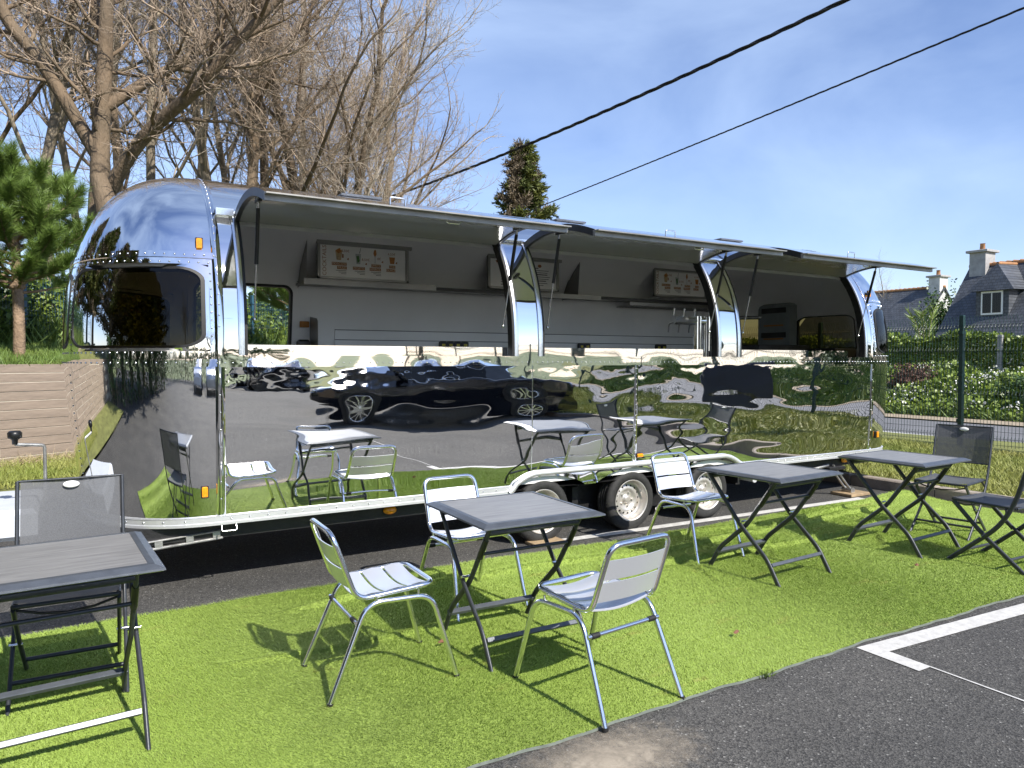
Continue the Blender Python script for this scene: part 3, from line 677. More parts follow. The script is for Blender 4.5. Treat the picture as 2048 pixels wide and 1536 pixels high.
# end caps: lower wrap, window band, dome; outer skin and lining with window openings
def cap_skin(side, off, names, matn, flip):
    wins = [(3.2, 66, 1.575, 2.085), (71, 109, 1.575, 2.085), (114, 176.8, 1.575, 2.085)]
    fl = flip if side == 0 else not flip
    f = lambda u, v: cap(u, v, side, off)
    ph = [180*i/60 for i in range(61)]
    m = MB(); m.grid(f, ph, [.5+.96*i/8 for i in range(9)], True, fl); m.build(names[0], matn, T)
    m = MB(); cols = sorted(set([0, 180]+[q for wv in wins for q in (wv[0]-1.2, wv[1]+1.2)])); zs = [1.46, 1.555, 2.105, 2.16]
    cols = [0]+[c for c in cols if 1.5 < c < 178.5]+[180]
    for i in range(len(cols)-1):
        k = max(2, int((cols[i+1]-cols[i])/3)); us = [cols[i]+(cols[i+1]-cols[i])*q/k for q in range(k+1)]
        for j in range(3):
            if j == 1 and any(abs(cols[i]-(wv[0]-1.2)) < .3 or (i == 0 and False) for wv in wins) : continue
            m.grid(f, us, [zs[j]+(zs[j+1]-zs[j])*q/3 for q in range(4)], True, fl)
    for wv in wins:
        o = rrect(*wv, 9, .085); rc = onrect(o, wv[0]-1.2, wv[1]+1.2, 1.555, 2.105); bridge(m, rc, o, f, f, True, 3)
    m.build(names[1], matn, T)
    zz = [2.16+(ZT-2.16)*math.sin(math.pi/2*i/18) for i in range(19)]
    m = MB(); m.grid(f, ph, zz, True, fl); m.build(names[2], matn, T)
    if off == 0:
        for wv in wins: window(lambda u, v, o: cap(u, v, side, o), *wv, 9, .085, 0, 'tinted_glass', 'end_window', frame_w=(1.3, .016), inner=-.04)
for sd in (0, 1):
    cap_skin(sd, 0, ('cap_wrap', 'cap_window_band', 'cap_dome'), 'mirror_cap', True)
    cap_skin(sd, -.045, ('cap_lining', 'cap_lining', 'cap_lining'), 'interior_grey', False)
# seams: flat strips carrying rivets
def strip_path(pts, nrm, wd, th=.004):
    """flat strip along pts with half-width direction from nrm list of (side, normal)"""
    st = MB(); vs = []; fs = []
    for p, (sd, n) in zip(pts, nrm): vs += [p-sd*wd, p-sd*wd+n*th, p+sd*wd+n*th, p+sd*wd]
    for i in range(len(pts)-1):
        for k in range(3): fs.append((i*4+k, (i+1)*4+k, (i+1)*4+k+1, i*4+k+1))
    st.add(vs, fs, True); st.build('seam_strip', 'mirror_post', T)
riv = []   # (point, normal)
X = Vector((1, 0, 0)); Z = Vector((0, 0, 1))
def front_n(z): 
    e = .01; a = inset(z-e); b = inset(z+e); n = Vector((0, -(2*e), (b-a))); return n.normalized()
for x0 in (0, L):
    pts = [Vector((x0, inset(z), z)) for z in np.linspace(.5, 1.5, 10)]+[Vector((x0, sect(t)[0], sect(t)[1])) for t in np.linspace(4, 176, 60)]
    nr = [(X, Vector((0, -1, 0)))]*10+[(X, Vector((0, sect(t)[0]-HALF, (sect(t)[1]-1.6)*1.3)).normalized()) for t in np.linspace(4, 176, 60)]
    strip_path(pts, nr, .028)
    acc = 0
    for i in range(1, len(pts)//2+6):
        acc += (pts[i]-pts[i-1]).length
        if acc > .052: acc = 0; riv.append((pts[i]+nr[i][1]*.004, nr[i][1]))
for s0 in (3.407,):
    zz = np.linspace(zbot(s0), 1.455, 12); strip_path([Vector((s0, inset(z), z)) for z in zz], [(X, Vector((0, -1, 0)))]*12, .018)
    for z in np.arange(zbot(s0)+.03, 1.44, .045): riv.append((Vector((s0, inset(z)-.004, z)), Vector((0, -1, 0))))
zz = np.linspace(zbot(2.34), 1.455, 4); strip_path([Vector((2.34, inset(z), z)) for z in zz], [(X, Vector((0, -1, 0)))]*4, .004, .0015)
for s in np.arange(.03, L, .048): riv.append((Vector((s, -.008, 1.482)), Vector((0, -1, 0))))
def cap_strip(side, z, ph0, ph1, wd, riv_z=()):
    st = MB(); n = 60; P = [cap(ph0+(ph1-ph0)*i/n, z-wd, side, .005) for i in range(n+1)]; Q = [cap(ph0+(ph1-ph0)*i/n, z+wd, side, .005) for i in range(n+1)]
    P0_ = [cap(ph0+(ph1-ph0)*i/n, z-wd, side, 0) for i in range(n+1)]; Q0_ = [cap(ph0+(ph1-ph0)*i/n, z+wd, side, 0) for i in range(n+1)]
    for A, B in ((P0_, P), (P, Q), (Q, Q0_)):
        st.add(A+B, [(i, i+1, n+2+i, n+1+i) if side == 1 else (n+1+i, n+2+i, i+1, i) for i in range(n)], True)
    st.build('seam_strip', 'mirror_post', T)
    for rz in riv_z:
        last = None
        for i in range(0, 400):
            ph = ph0+(ph1-ph0)*i/400; p = cap(ph, rz, side, .006)
            if last is None or (p-last).length > .055: last = p; q = cap(ph, rz, side, .02); riv.append((p, (q-p).normalized()))
for sd in (0, 1):
    cap_strip(sd, 1.482, 0.5, 179, .024, (1.482,)); cap_strip(sd, 2.165, .5, 179, .020, (2.165,))
    for (u0, u1) in ((2, 67), (70.4, 109.6)):
        for rz in (1.545, 2.118):
            last = None
            for i in range(300):
                ph = u0+(u1-u0)*i/300; p = cap(ph, rz, sd, .001)
                if last is None or (p-last).length > .055: last = p; riv.append((p, (cap(ph, rz, sd, .02)-p).normalized()))
    for ph in (1.6, 68.6):
        for rz in np.arange(1.6, 2.1, .05): p = cap(ph, rz, sd, .001); riv.append((p, (cap(ph, rz, sd, .02)-p).normalized()))
    # upright seam between corner and end panels
    A = [cap(67.6, z, sd, .005) for z in np.linspace(.5, 2.83, 40)]; B = [cap(69.4, z, sd, .005) for z in np.linspace(.5, 2.83, 40)]
    MB().add(A+B, [(i, i+1, 41+i, 40+i) if sd == 0 else (40+i, 41+i, i+1, i) for i in range(39)], True).build('seam_strip', 'mirror_post', T)
    for z in np.arange(.55, 1.45, .05): p = cap(68.5, z, sd, .006); riv.append((p, (cap(68.5, z, sd, .03)-p).normalized()))
# bottom rail, wrapping the caps
def rail(path, z0, z1, th):
    rl = MB(); n = len(path); vs = []; fs = []
    for p, nn in path: vs += [p+nn*.001+Z*z0, p+nn*th+Z*z0, p+nn*th+Z*(z0+(z1-z0)*.3), p+nn*(th*.7)+Z*(z0+(z1-z0)*.36), p+nn*(th*.7)+Z*(z0+(z1-z0)*.9), p+nn*th+Z*z1, p+nn*.001+Z*z1]
    for i in range(n-1):
        for k in range(6): fs.append((i*7+k, (i+1)*7+k, (i+1)*7+k+1, i*7+k+1))
    rl.add(vs, fs, False); rl.build('bottom_rail', 'rail_alu', T)
fy = Vector((0, -1, 0)); base = Vector((0, 0, 0))
def capn(ph, sd): q = cap(ph, .52, sd); n = cap(ph, .52, sd, .02)-q; n.z = 0; q.z = 0; return (q, n.normalized())
left = [capn(180-180*i/60, 0) for i in range(61)]; right = [capn(180*i/60, 1) for i in range(61)]
rail(left+[(Vector((2.17, .0275, 0)), fy)], .445, .502, .016); rail([(Vector((4.72, .0275, 0)), fy)]+right, .445, .502, .016)
for s in list(np.arange(.06, 2.15, .115))+list(np.arange(4.8, L, .115)): riv.append((Vector((s, .0115, .482)), fy))
for i in range(4, 30, 3): p, nn = left[60-i]; riv.append((p+nn*.0125+Z*.482, nn))
# wheel skirt with three scallops and a broad bright trim above
WX = [2.47, 3.40, 4.33]
def scal(s):
    d = min(abs(s-x) for x in WX); return .455 + .105*max(0, math.cos(min(1, d/.40)*math.pi/2))**.7 if d < .40 else .455
sk = MB(); us = [2.18+(4.71-2.18)*i/110 for i in range(111)]
sk.grid(lambda u, v: (u, .016, min(scal(u), zbot(u)-.004)+(zbot(u)-.002-min(scal(u), zbot(u)-.004))*v), us, [0, .5, 1], True); sk.build('wheel_skirt', 'mirror_post', T)
tr = MB(); tp = [(s, zbot(s)) for s in np.linspace(2.13, 4.74, 80)]; tp[0] = (2.13, .45); tp[1] = (2.165, .475); tp[-1] = (4.75, .49)
vs_ = []; fs_ = []
for i, (s, z) in enumerate(tp):
    a = tp[max(0, i-1)]; b = tp[min(len(tp)-1, i+1)]; t = Vector((b[0]-a[0], 0, b[1]-a[1])).normalized(); n = Vector((-t.z, 0, t.x))
    if n.z < 0: n = -n
    for dn, dy in ((-.016, -.002), (-.02, -.022), (0, -.030), (.02, -.022), (.016, -.002)): vs_.append(Vector((s, dy+.022, z))+n*dn)
for i in range(len(tp)-1):
    for k in range(4): fs_.append((i*5+k, (i+1)*5+k, (i+1)*5+k+1, i*5+k+1))
tr.add(vs_, fs_, True); tr.build('skirt_trim', 'rail_alu', T)
# wheel housing, chassis, floor
m = MB(); m.box((2.15, .30, .12), (4.75, .34, .62)); m.box((2.15, .04, .605), (4.75, .34, .625)); m.box((2.15, .045, .3), (2.17, .34, .605)); m.box((4.73, .045, .3), (4.75, .34, .605)); m.build('wheel_housing', 'chassis_black', T)
m = MB(); m.box((-.55, .12, .34), (2.15, .22, .445)); m.box((4.75, .12, .34), (L+.55, .22, .445)); m.box((-.5, 2.0, .33), (L+.5, 2.1, .445)); m.box((-.4, .3, .40), (L+.4, 2.2, .44))
for s in (2.0, 2.9, 3.86, 4.9): m.box((s-.03, .2, .25), (s+.03, 2.2, .40))
for s in WX: m.tube([(s, .2, .27), (s, 2.15, .27)], .035, 8)
m.build('chassis', 'chassis_black', T)
fl = MB(); P = [cap(180*i/40, .55, 0, -.05) for i in range(41)][::-1]; Q = [cap(180*i/40, .55, 1, -.05) for i in range(41)]; fl.poly(P+Q); fl.build('floor', 'floor_grey', T)
fl = MB(); P = [cap(180*i/40, .5, 0, -.02) for i in range(41)][::-1]; Q = [cap(180*i/40, .5, 1, -.02) for i in range(41)]; fl.poly([Vector((p.x, p.y, .452)) for p in P+Q]); fl.build('underbody', 'chassis_black', T)
# rivet heads
rv = MB()
for p, n in riv:
    t = n.orthogonal().normalized(); b = n.cross(t); r = .0065
    ring = [p+(t*math.cos(q)+b*math.sin(q))*r for q in [k*math.pi/3 for k in range(6)]]; ring2 = [p+(t*math.cos(q)+b*math.sin(q))*r*.6+n*.004 for q in [k*math.pi/3 for k in range(6)]]
    rv.add(ring+ring2+[p+n*.005], [(k, (k+1) % 6, 6+(k+1) % 6, 6+k) for k in range(6)]+[(6+k, 6+(k+1) % 6, 12) for k in range(6)], True)
rv.build('rivets', 'rivet_alu', T, 'stuff')

# ---------------- wheels
def wheel_parts(root, r=.262, wd=.185, rim_r=.175, holes=16, rimm='rim_silver', tread=True):
    """axis along local y, outer face at y=-wd/2"""
    M = Matrix.Rotation(R(90), 4, 'X')          # local z -> -y
    h = wd/2; prof = [(rim_r, -h*.75), (rim_r+.012, -h*.95), (r*.86, -h), (r*.955, -h*.9), (r, -h*.72)]
    gro = [(r, -h*.36), (r-.007, -h*.34), (r-.007, -h*.28), (r, -h*.26), (r, -.03*wd), (r-.007, -.02*wd), (r-.007, .02*wd), (r, .03*wd), (r, h*.26), (r-.007, h*.28), (r-.007, h*.34), (r, h*.36)]
    prof = prof+gro+[(r, h*.72), (r*.955, h*.9), (r*.86, h), (rim_r+.012, h*.95), (rim_r, h*.75)]
    m = MB(); m.lathe(prof, 48, M)
    if tread:
        for k in range(60):
            a = 2*math.pi*k/60
            for sgn in (-1, 1):
                Mk = M @ Matrix.Rotation(a, 4, 'Z'); m.box((r*.965, -.0045, sgn*h*.55-h*.18), (r+.002, .0045, sgn*h*.55+h*.18), Mk)
    m.build('tyre', 'tyre_rubber', root)
    rr = rim_r; N = holes*3
    prof = [(rr+.008, h*.98), (rr+.004, h*1.0), (rr-.004, h*.93), (rr-.010, h*.55), (rr-.022, h*.25), (rr*.80, h*.18), (rr*.76, h*.22), (rr*.66, h*.30), (rr*.58, h*.33), (rr*.52, h*.34), (rr*.47, h*.16), (rr*.30, h*.12), (rr*.20, h*.12), (rr*.19, h*.34), (rr*.10, h*.38), (.001, h*.38)]
    m = MB(); m.lathe(prof, N, M, skip=lambda i, j: i == 6 and j % 3 == 0)
    for k in range(5):
        a = 2*math.pi*k/5+.3; c = M @ Vector((rr*.36*math.cos(a), rr*.36*math.sin(a), h*.12)); d = M @ Vector((rr*.36*math.cos(a), rr*.36*math.sin(a), h*.30)); m.tube([c, d], .010, 6)
    m.build('rim', rimm, root)
    m = MB(); m.lathe([(rr*.95, h*.1), (.001, h*.1)], 24, M); m.build('brake_drum', 'chassis_black', root)
for k, s in enumerate(WX):
    wh = empty('wheel', (s, .132, .262), 0, T); wh.rotation_euler = (0, R(23*k), 0); wheel_parts(wh)

# ---------------- raised hatches
TH = R(71.5); hinge = Vector((0, yh-.004, ZH+.004))
cl = profile(1.53, ZH, 22)[::-1]
def rot(y, z):
    o, dz = -(y-hinge.y), z-hinge.z
    return (hinge.y-(o*math.cos(TH)-dz*math.sin(TH)), hinge.z+(o*math.sin(TH)+dz*math.cos(TH)))
out = [rot(y, z) for y, z in cl]
def offs(pts, d):
    r = []
    for i in range(len(pts)):
        a = pts[max(0, i-1)]; b = pts[min(len(pts)-1, i+1)]; ty, tz = b[0]-a[0], b[1]-a[1]; l = math.hypot(ty, tz); ny, nz_ = -tz/l, ty/l
        if nz_ > 0: ny, nz_ = -ny, -nz_
        r.append((pts[i][0]+ny*d, pts[i][1]+nz_*d))
    return r
inn = offs(out, .042); inn_edge = offs(out, .05)
for k, (a, b) in enumerate(OPEN):
    a -= .01; b += .01
    m = MB(); n = len(out); m.grid(lambda u, v: (u, *out[int(v)]), [a+(b-a)*i/8 for i in range(9)], list(range(n)), True, True)
    hf = m.build('hatch', 'mirror_roof', T)
    m = MB(); m.grid(lambda u, v: (u, *inn[int(v)]), [a+.03+(b-a-.06)*i/8 for i in range(9)], list(range(n-1)), True); m.build('hatch_lining', 'lining_grey', hf)
    for s0, s1 in ((a, a+.03), (b-.03, b)):
        m = MB(); m.grid(lambda u, v: (u, *inn_edge[int(v)]), [s0, s1], list(range(n)), True)
        m.grid(lambda u, v: (s0, *[out[int(v)][q]*(1-u)+inn_edge[int(v)][q]*u for q in (0, 1)]), [0, 1], list(range(n)), False, True)
        m.grid(lambda u, v: (s1, *[out[int(v)][q]*(1-u)+inn_edge[int(v)][q]*u for q in (0, 1)]), [0, 1], list(range(n)), False)
        m.build('hatch_side_rib', 'steel_dark', hf)
    e0, e1 = out[-1], inn_edge[-1]; m = MB()
    m.add([(a, *e0), (b, *e0), (b, *e1), (a, *e1)], [(0, 1, 2, 3)])
    m.box((a-.003, e0[0]-.05, e0[1]-.016), (b+.003, e0[0]+.004, e0[1]-.008)); m.box((a-.002, e0[0]-.006, e1[1]), (b+.002, e0[0]+.02, e0[1]-.004)); m.build('hatch_edge', 'hatch_alu', hf)
    # gas struts, one at each end
    for s in (a+.075, b-.075):
        top = inn[9]; A = Vector((s, top[0], top[1]+.0)); Bq = Vector((s-.02 if s > a+.5 else s+.005, .03, 1.765)); mid = A.lerp(Bq, .53)
        gs = MB().tube([A.lerp(Bq, .07), mid], .013, 8).build('gas_strut', 'black_plastic', hf)
        MB().tube([A, A.lerp(Bq, .09)], .009, 6).build('strut_end', 'trim_alu', hf); mm = MB().tube([mid, Bq], .005, 6); mm.lathe([(.001, -.013), (.012, -.006), (.012, .006), (.001, .013)], 8, Matrix.Translation(Bq)); 
        mm.build('strut_rod', 'trim_alu', hf)
        MB().box((s-.012, A.y-.05, A.z-.02), (s+.012, A.y+.05, A.z+.055)).build('strut_bracket', 'black_plastic', hf)
    # two pull handles: one on the outer face, one under the lip
    for q, (fr_, sgn, idx) in enumerate(((.40, 1, 20), (.62, -1, 17))):
        s = a+(b-a)*fr_; p = out[idx] if sgn > 0 else inn[idx]; z1 = p[1]+sgn*.045
        MB().tube(fillet([(s-.05, p[0], p[1]), (s-.05, p[0], z1), (s+.05, p[0], z1), (s+.05, p[0], p[1])], .015, 3), .005, 6).build('handle', 'trim_alu', hf)
    for fr_ in (.22, .45, .68, .9):
        s = a+(b-a)*fr_; p = (yh+.17, sect(math.degrees(THH)+4)[1]-.02)
    # ceiling spots just inside the opening
    for fr_ in (.25, .5, .75):
        s = a+(b-a)*fr_; th = math.degrees(THH)+5; y, z = HALF+(sect(th)[0]-HALF)*.965, sect(th)[1]-.05
        MB().lathe([(.001, -.012), (.026, -.012), (.034, 0.0)], 14, Matrix.Translation((s, y, z))).build('ceiling_spot', 'trim_alu', T)

# ---------------- fittings outside
def lens(loc, sx, sz, ph=None):
    m = MB(); m.bevel_box((-sx-.006, -.008, -sz-.006), (sx+.006, .004, sz+.006), .004); o = m.build('marker_light', 'black_rubber', T); o.location = loc
    m = MB(); m.bevel_box((-sx, -.022, -sz), (sx, -.006, sz), .006); m.build('lens', 'orange_lens', o); return o
for (ph, z, sd) in ((4.6, 2.24, 0), (4.6, .665, 0), (4.6, 2.24, 1), (6, .665, 1)):
    q = cap(ph, z, sd, .0); n = cap(ph, z, sd, .03)-q; o = lens(q+n*.15, .017, .034); o.rotation_euler = (0, 0, math.atan2(n.y, n.x)+math.pi/2)
lens((3.45, .008, .662), .03, .016)
for s in (1.171, 6.456):
    o = MB().lathe([(.001, .028), (.02, .026), (.038, .012), (.042, 0)], 16, Matrix.Rotation(R(90), 4, 'X')).build('side_reflector', 'orange_lens', T); o.scale = (1.25, 1, .75); o.location = (s, .10, .40)
# corner steadies
m = MB(); Mj = Matrix.Translation((-.40, .13, .335)) @ Matrix.Rotation(R(-3.5), 4, 'Y')
m.bevel_box((-.32, -.03, -.028), (.42, .03, -.012), .005, Mj); m.bevel_box((-.32, -.03, .022), (.42, .03, .034), .005, Mj)
for x in (-.32, -.16, .02, .20, .36): m.bevel_box((x, -.028, -.02), (x+.045, .028, .03), .005, Mj)
m.tube([Mj @ Vector((-.02, -.06, 0)), Mj @ Vector((-.02, .06, 0))], .018, 8); m.build('corner_steady', 'galvanised', T)
m = MB(); 
for dy in (-.03, .03): m.tube([(6.25, .12+dy, .36), (6.52, .12+dy, .10), (6.60, .12+dy, .06)], .012, 6)
m.tube([(6.56, .06, .055), (6.56, .18, .055)], .035, 12); m.tube([(6.2, .12, .36), (5.95, .12, .33)], .02, 6); m.tube([(6.45, .14, .36), (6.2, .5, .16)], .015, 6); m.build('corner_steady', 'galvanised', T)
MB().bevel_box((6.15, .06, .30), (6.42, .2, .345), .01).build('steady_housing', 'chassis_black', T)
m = MB(); m.tube(fillet([(-.0, .02, .445), (-.0, -.0, .405), (.09, -.0, .405), (.09, .02, .445)], .01, 3), .005, 6); m.build('tie_ring', 'trim_alu', T)
m = MB(); m.tube([(5.0, .08, .31), (5.0, .30, .31)], .028, 12); m.tube([(5.0, .15, .31), (5.0, .15, .40)], .024, 12); m.tube([(5.0, .07, .31), (5.0, .09, .31)], .032, 12); m.build('drain_pipe', 'pvc_grey', T)
# drawbar cover and crank at the left end
m = MB(); m.bevel_box((-1.9, .72, .33), (-1.02, 1.62, .53), .03); m.build('drawbar_cover', 'white_plastic', T)
m = MB(); m.tube(fillet([(-.98, .86, .56), (-.98, .86, .93), (-1.14, .80, .95)], .02, 3), .011, 8); m.build('jack_crank', 'galvanised', T)
m = MB(); m.lathe([(.001, .0), (.016, .0), (.018, .03), (.040, .045), (.042, .075), (.03, .088), (.001, .09)], 16, Matrix.Translation((-1.14, .80, .95))); m.build('crank_knob', 'black_plastic', T)
# tail fittings at the right end
MB().bevel_box((L+.80, .55, .50), (L+.98, .9, .62), .01).build('rear_bumper', 'galvanised', T)
# roof vents
for s in (1.25, 3.35, 5.55):
    m = MB(); m.bevel_box((s-.16, .92, 2.75), (s+.16, 1.24, 2.835), .02); o = m.build('roof_vent', 'white_plastic', T)
    m = MB(); m.bevel_box((s-.175, .90, 2.837), (s+.175, 1.26, 2.857), .008); m.build('vent_lid', 'vent_dark', o)
# plywood pad under the steady and under a wheel
for (lo, hi, lab) in (((6.42, -.02, .004), (6.75, .24, .035), 'plywood scrap under the corner steady at the far trailer end'), ((2.33, -.06, .004), (2.62, .10, .03), 'short wooden board lying in front of the first trailer wheel')):
    o = MB().bevel_box(lo, hi, .004).build('wood_pad', 'plywood'); tag(o, lab, 'board')

# ---------------- interior
IY = WID-.05
# serving counter with bright upstand behind each opening
for a, b in OPEN: pass
MB().bevel_box((-.1, .075, 1.40), (L+.1, .60, 1.44), .004).build('counter', 'steel_satin', T)
for (a, b) in ((.16, 2.15), (2.45, 4.28), (4.71, 6.45)): MB().box((a, .075, 1.44), (b, .085, 1.60)).build('counter_upstand', 'mirror_post', T)
MB().box((-.1, .56, .56), (L+.1, .58, 1.40)).build('counter_front', 'interior_grey', T)
MB().box((-.02, .05, .5), (L+.02, .06, 1.46)).build('front_lining', 'interior_grey', T)
# wall trunking and panel joints on the back wall
m = MB(); m.box((1.43, IY-.02, 1.60), (L, IY, 1.70)); m.box((1.43, IY-.012, 1.708), (L, IY, 1.80)); m.build('wall_trunking', 'interior_grey', T)
m = MB()
for s in np.arange(1.05, 6.6, .13): m.lathe([(.001, .004), (.006, 0)], 6, Matrix.Translation((s, IY, 2.17)) @ Matrix.Rotation(R(90), 4, 'X'))
for s in np.arange(1.5, 6.6, .2): m.lathe([(.001, .004), (.006, 0)], 6, Matrix.Translation((s, IY, 1.815)) @ Matrix.Rotation(R(90), 4, 'X'))
m.build('lining_rivets', 'steel_dark', T, 'stuff')
for s in (2.40, 3.6, 4.9): MB().box((s, IY-.003, 1.60), (s+.004, IY+.002, 2.17)).build('panel_joint', 'steel_dark', T)
for z in (1.701, 1.801, 2.148): MB().box((1.43, IY-.024 if z < 2 else IY-.003, z), (L, IY-.001, z+.006)).build('wall_seam', 'steel_dark', T)
# long shelf
YS = 1.9
m = MB(); m.box((1.02, YS-.02, 2.215), (6.70, IY, 2.235)); m.box((1.02, YS-.03, 2.205), (2.35, YS-.02, 2.26)); m.box((3.55, YS-.035, 2.195), (4.45, YS-.02, 2.245)); m.build('shelf', 'steel_satin', T); MB().box((2.36, YS-.03, 2.205), (3.54, YS-.021, 2.24)).build('shelf_edge', 'black_plastic', T); MB().box((4.46, YS-.03, 2.205), (6.70, YS-.021, 2.24)).build('shelf_edge', 'black_plastic', T)
m = MB()
for s in np.arange(4.95, 6.5, .045): m.box((s, YS+.02, 2.15), (s+.012, IY-.05, 2.16))
m.box((4.92, YS+.02, 2.16), (6.52, YS+.035, 2.20)); m.build('glass_rack', 'steel_satin', T)
def side_plate(s):
    pts = [(s, YS-.03, 2.205)]+[(s, YS-.03+(IY-YS+.03)*0, 2.236)]
    arc = [(s, HALF+(sect(t)[0]-HALF)*.965, sect(t)[1]-.05) for t in np.linspace(123, 151, 9)]
    MB().poly([(s, YS-.03, 2.205)]+arc+[(s, IY, 2.205)]).build('shelf_end_plate', 'steel_satin', T)
for s in (1.04, 4.12): side_plate(s)
def board(s0, s1, z0, z1, kind):
    f = MB().box((s0, YS-.035, z0), (s1, YS-.03, z1)).box((s0, YS-.055, z0), (s0+.025, YS-.03, z1)).box((s1-.025, YS-.055, z0), (s1, YS-.03, z1)).box((s0, YS-.055, z0), (s1, YS-.03, z0+.022)).box((s0-.01, YS-.07, z1-.05), (s1+.03, YS-.03, z1))
    bd = f.build('menu_board', 'steel_satin', T)
    x0, x1, q0, q1 = s0+.027, s1-.027, z0+.024, z1-.055; Y = YS-.0365
    MB().box((x0, Y, q0), (x1, Y+.001, q1)).build('print', 'board_white', bd)
    Y -= .0012; W_ = x1-x0; H_ = q1-q0; rx = (R(90), 0, 0)
    U = lambda u: x0+u*W_
    V_ = lambda v: q0+v*H_
    def flat(pts, m, nm='picture', dy=0): MB().poly([(U(u), Y-dy, V_(v)) for u, v in pts]).build(nm, m, bd)
    if kind == 'cocktails':
        text('lettering', 'COCKTAILS', .053, (U(.05), Y-.0006, V_(.5)), (R(90), R(-90), 0), 'print_brown', bd)
        def lab(u0, u1, v, s): 
            flat([(u0, v-.05), (u1, v-.05), (u1, v+.05), (u0, v+.05)], 'print_brown', 'tag'); text('lettering', s, .030, (U((u0+u1)/2), Y-.0008, V_(v)), rx, 'print_cream', bd)
        def small(u, v, n=3):
            for k in range(n): flat([(u-.12+.03*k, v-.05*k), (u, v-.05*k), (u, v-.05*k+.016), (u-.12+.03*k, v-.05*k+.016)], 'print_dark', 'small_print')
        lab(.13, .30, .42, 'MOSCOW'); lab(.19, .30, .30, 'MULE'); small(.295, .20); text('lettering', '8,50€', .034, (U(.285), Y-.0006, V_(.84)), rx, 'print_brown', bd)
        flat([(.17, .84), (.185, .54), (.235, .54), (.25, .84), (.21, .92)], 'print_tan'); flat([(.245, .62), (.265, .62), (.265, .74), (.248, .74)], 'print_brown'); flat([(.175, .84), (.2, .75), (.24, .8), (.225, .93)], 'print_amber', dy=.0004)
        lab(.37, .51, .31, 'MOJITO'); small(.51, .21); text('lettering', '8,50€', .034, (U(.52), Y-.0006, V_(.60)), rx, 'print_brown', bd)
        flat([(.40, .78), (.41, .45), (.455, .45), (.465, .78)], 'print_grey'); flat([(.41, .7), (.425, .47), (.45, .55), (.44, .72)], 'print_green', dy=.0004); flat([(.445, .8), (.46, .97), (.464, .97), (.452, .8)], 'print_dark')
        lab(.585, .70, .43, 'SPRITZ'); lab(.565, .70, .31, 'APÉROL'); small(.70, .21); text('lettering', '8€', .034, (U(.68), Y-.0006, V_(.66)), rx, 'print_brown', bd)
        flat([(.61, .82), (.63, .70), (.65, .82), (.64, .96), (.62, .94)], 'print_amber'); flat([(.627, .72), (.627, .54), (.615, .52), (.648, .52), (.634, .54), (.634, .72)], 'print_grey')
        lab(.80, .875, .43, 'THÉ'); lab(.765, .875, .31, 'GLACÉ'); text('lettering', '4,50€', .034, (U(.83), Y-.0006, V_(.84)), rx, 'print_brown', bd)
        flat([(.80, .75), (.812, .53), (.862, .53), (.872, .75)], 'print_amber')
        for u, v in ((.31, .58), (.52, .46), (.715, .56), (.885, .56)): flat([(u-.01, v), (u+.012, v-.03), (u+.014, v+.05), (u, v+.03)], 'print_brown')
    else:
        for k in range(4): flat([(.08+.05*k, .93-.06*(k % 2)), (.12+.05*k, .95-.05*(k % 2)), (.105+.05*k, .84)], 'print_brown', 'bunting')
        flat([(.18, .5), (.30, .45), (.38, .55), (.36, .72), (.24, .75)], 'print_tan'); flat([(.30, .46), (.36, .45), (.34, .54)], 'print_amber', dy=.0004)
        text('lettering', 'G', .05, (U(.30), Y-.0006, V_(.82)), rx, 'print_brown', bd)
        for k in range(4): flat([(.16, .34-.09*k), (.32-.02*(k % 2), .34-.09*k), (.32-.02*(k % 2), .37-.09*k), (.16, .37-.09*k)], 'print_dark', 'small_print')
        flat([(.74+.03*math.cos(a), .84+.06*math.sin(a)) for a in [k*math.pi/5 for k in range(10)]], 'print_brown')
        for k, (a_, b_) in enumerate(((.62, .72), (.6, .88), (.62, .86), (.66, .86), (.62, .9), (.63, .88), (.64, .84), (.6, .86), (.62, .8))): flat([(a_, .74-.078*k), (b_, .74-.078*k), (b_, .76-.078*k+.012*(k % 3 == 0)), (a_, .76-.078*k+.012*(k % 3 == 0))], 'print_dark', 'small_print')
    return bd
board(1.14, 2.045, 2.262, 2.635, 'cocktails'); board(2.945, 3.845, 2.262, 2.635, 'ice'); board(5.24, 6.125, 2.28, 2.645, 'cocktails')
# sockets, switches, divider
def sockets(s, n):
    for k in range(n):
        o = MB().bevel_box((s+k*.088, IY-.06, 1.615), (s+k*.088+.078, IY-.02, 1.70), .008).build('socket', 'socket_black', T); MB().box((s+k*.088+.02, IY-.0625, 1.65), (s+k*.088+.058, IY-.06, 1.675)).build('socket_label', 'socket_yellow', o)
sockets(2.57, 4); sockets(4.41, 2); sockets(5.64, 2)
o = MB().bevel_box((1.075, IY-.02, 1.915), (1.175, IY, 2.01), .006).build('light_switch', 'switch_white', T)
for k in range(3): MB().bevel_box((1.085+.028*k, IY-.026, 1.93), (1.108+.028*k, IY-.02, 1.995), .002).build('rocker', 'switch_white', o)
MB().bevel_box((1.08, IY-.03, 1.82), (1.17, IY, 1.88), .004).build('junction_box', 'label_orange', T)
MB().bevel_box((1.05, IY-.08, 1.60), (1.17, IY, 1.70), .02).build('tap_unit', 'black_plastic', T)
MB().poly([(1.18, IY-.001, 1.45), (1.18, IY-.30, 1.45), (1.18, IY-.30, 1.87), (1.18, IY-.26, 1.90), (1.18, IY-.001, 1.93)]).build('splash_plate', 'steel_satin', T)
# back counter
MB().bevel_box((1.18, 1.75, 1.42), (6.6, IY, 1.46), .004).build('back_counter', 'steel_satin', T)
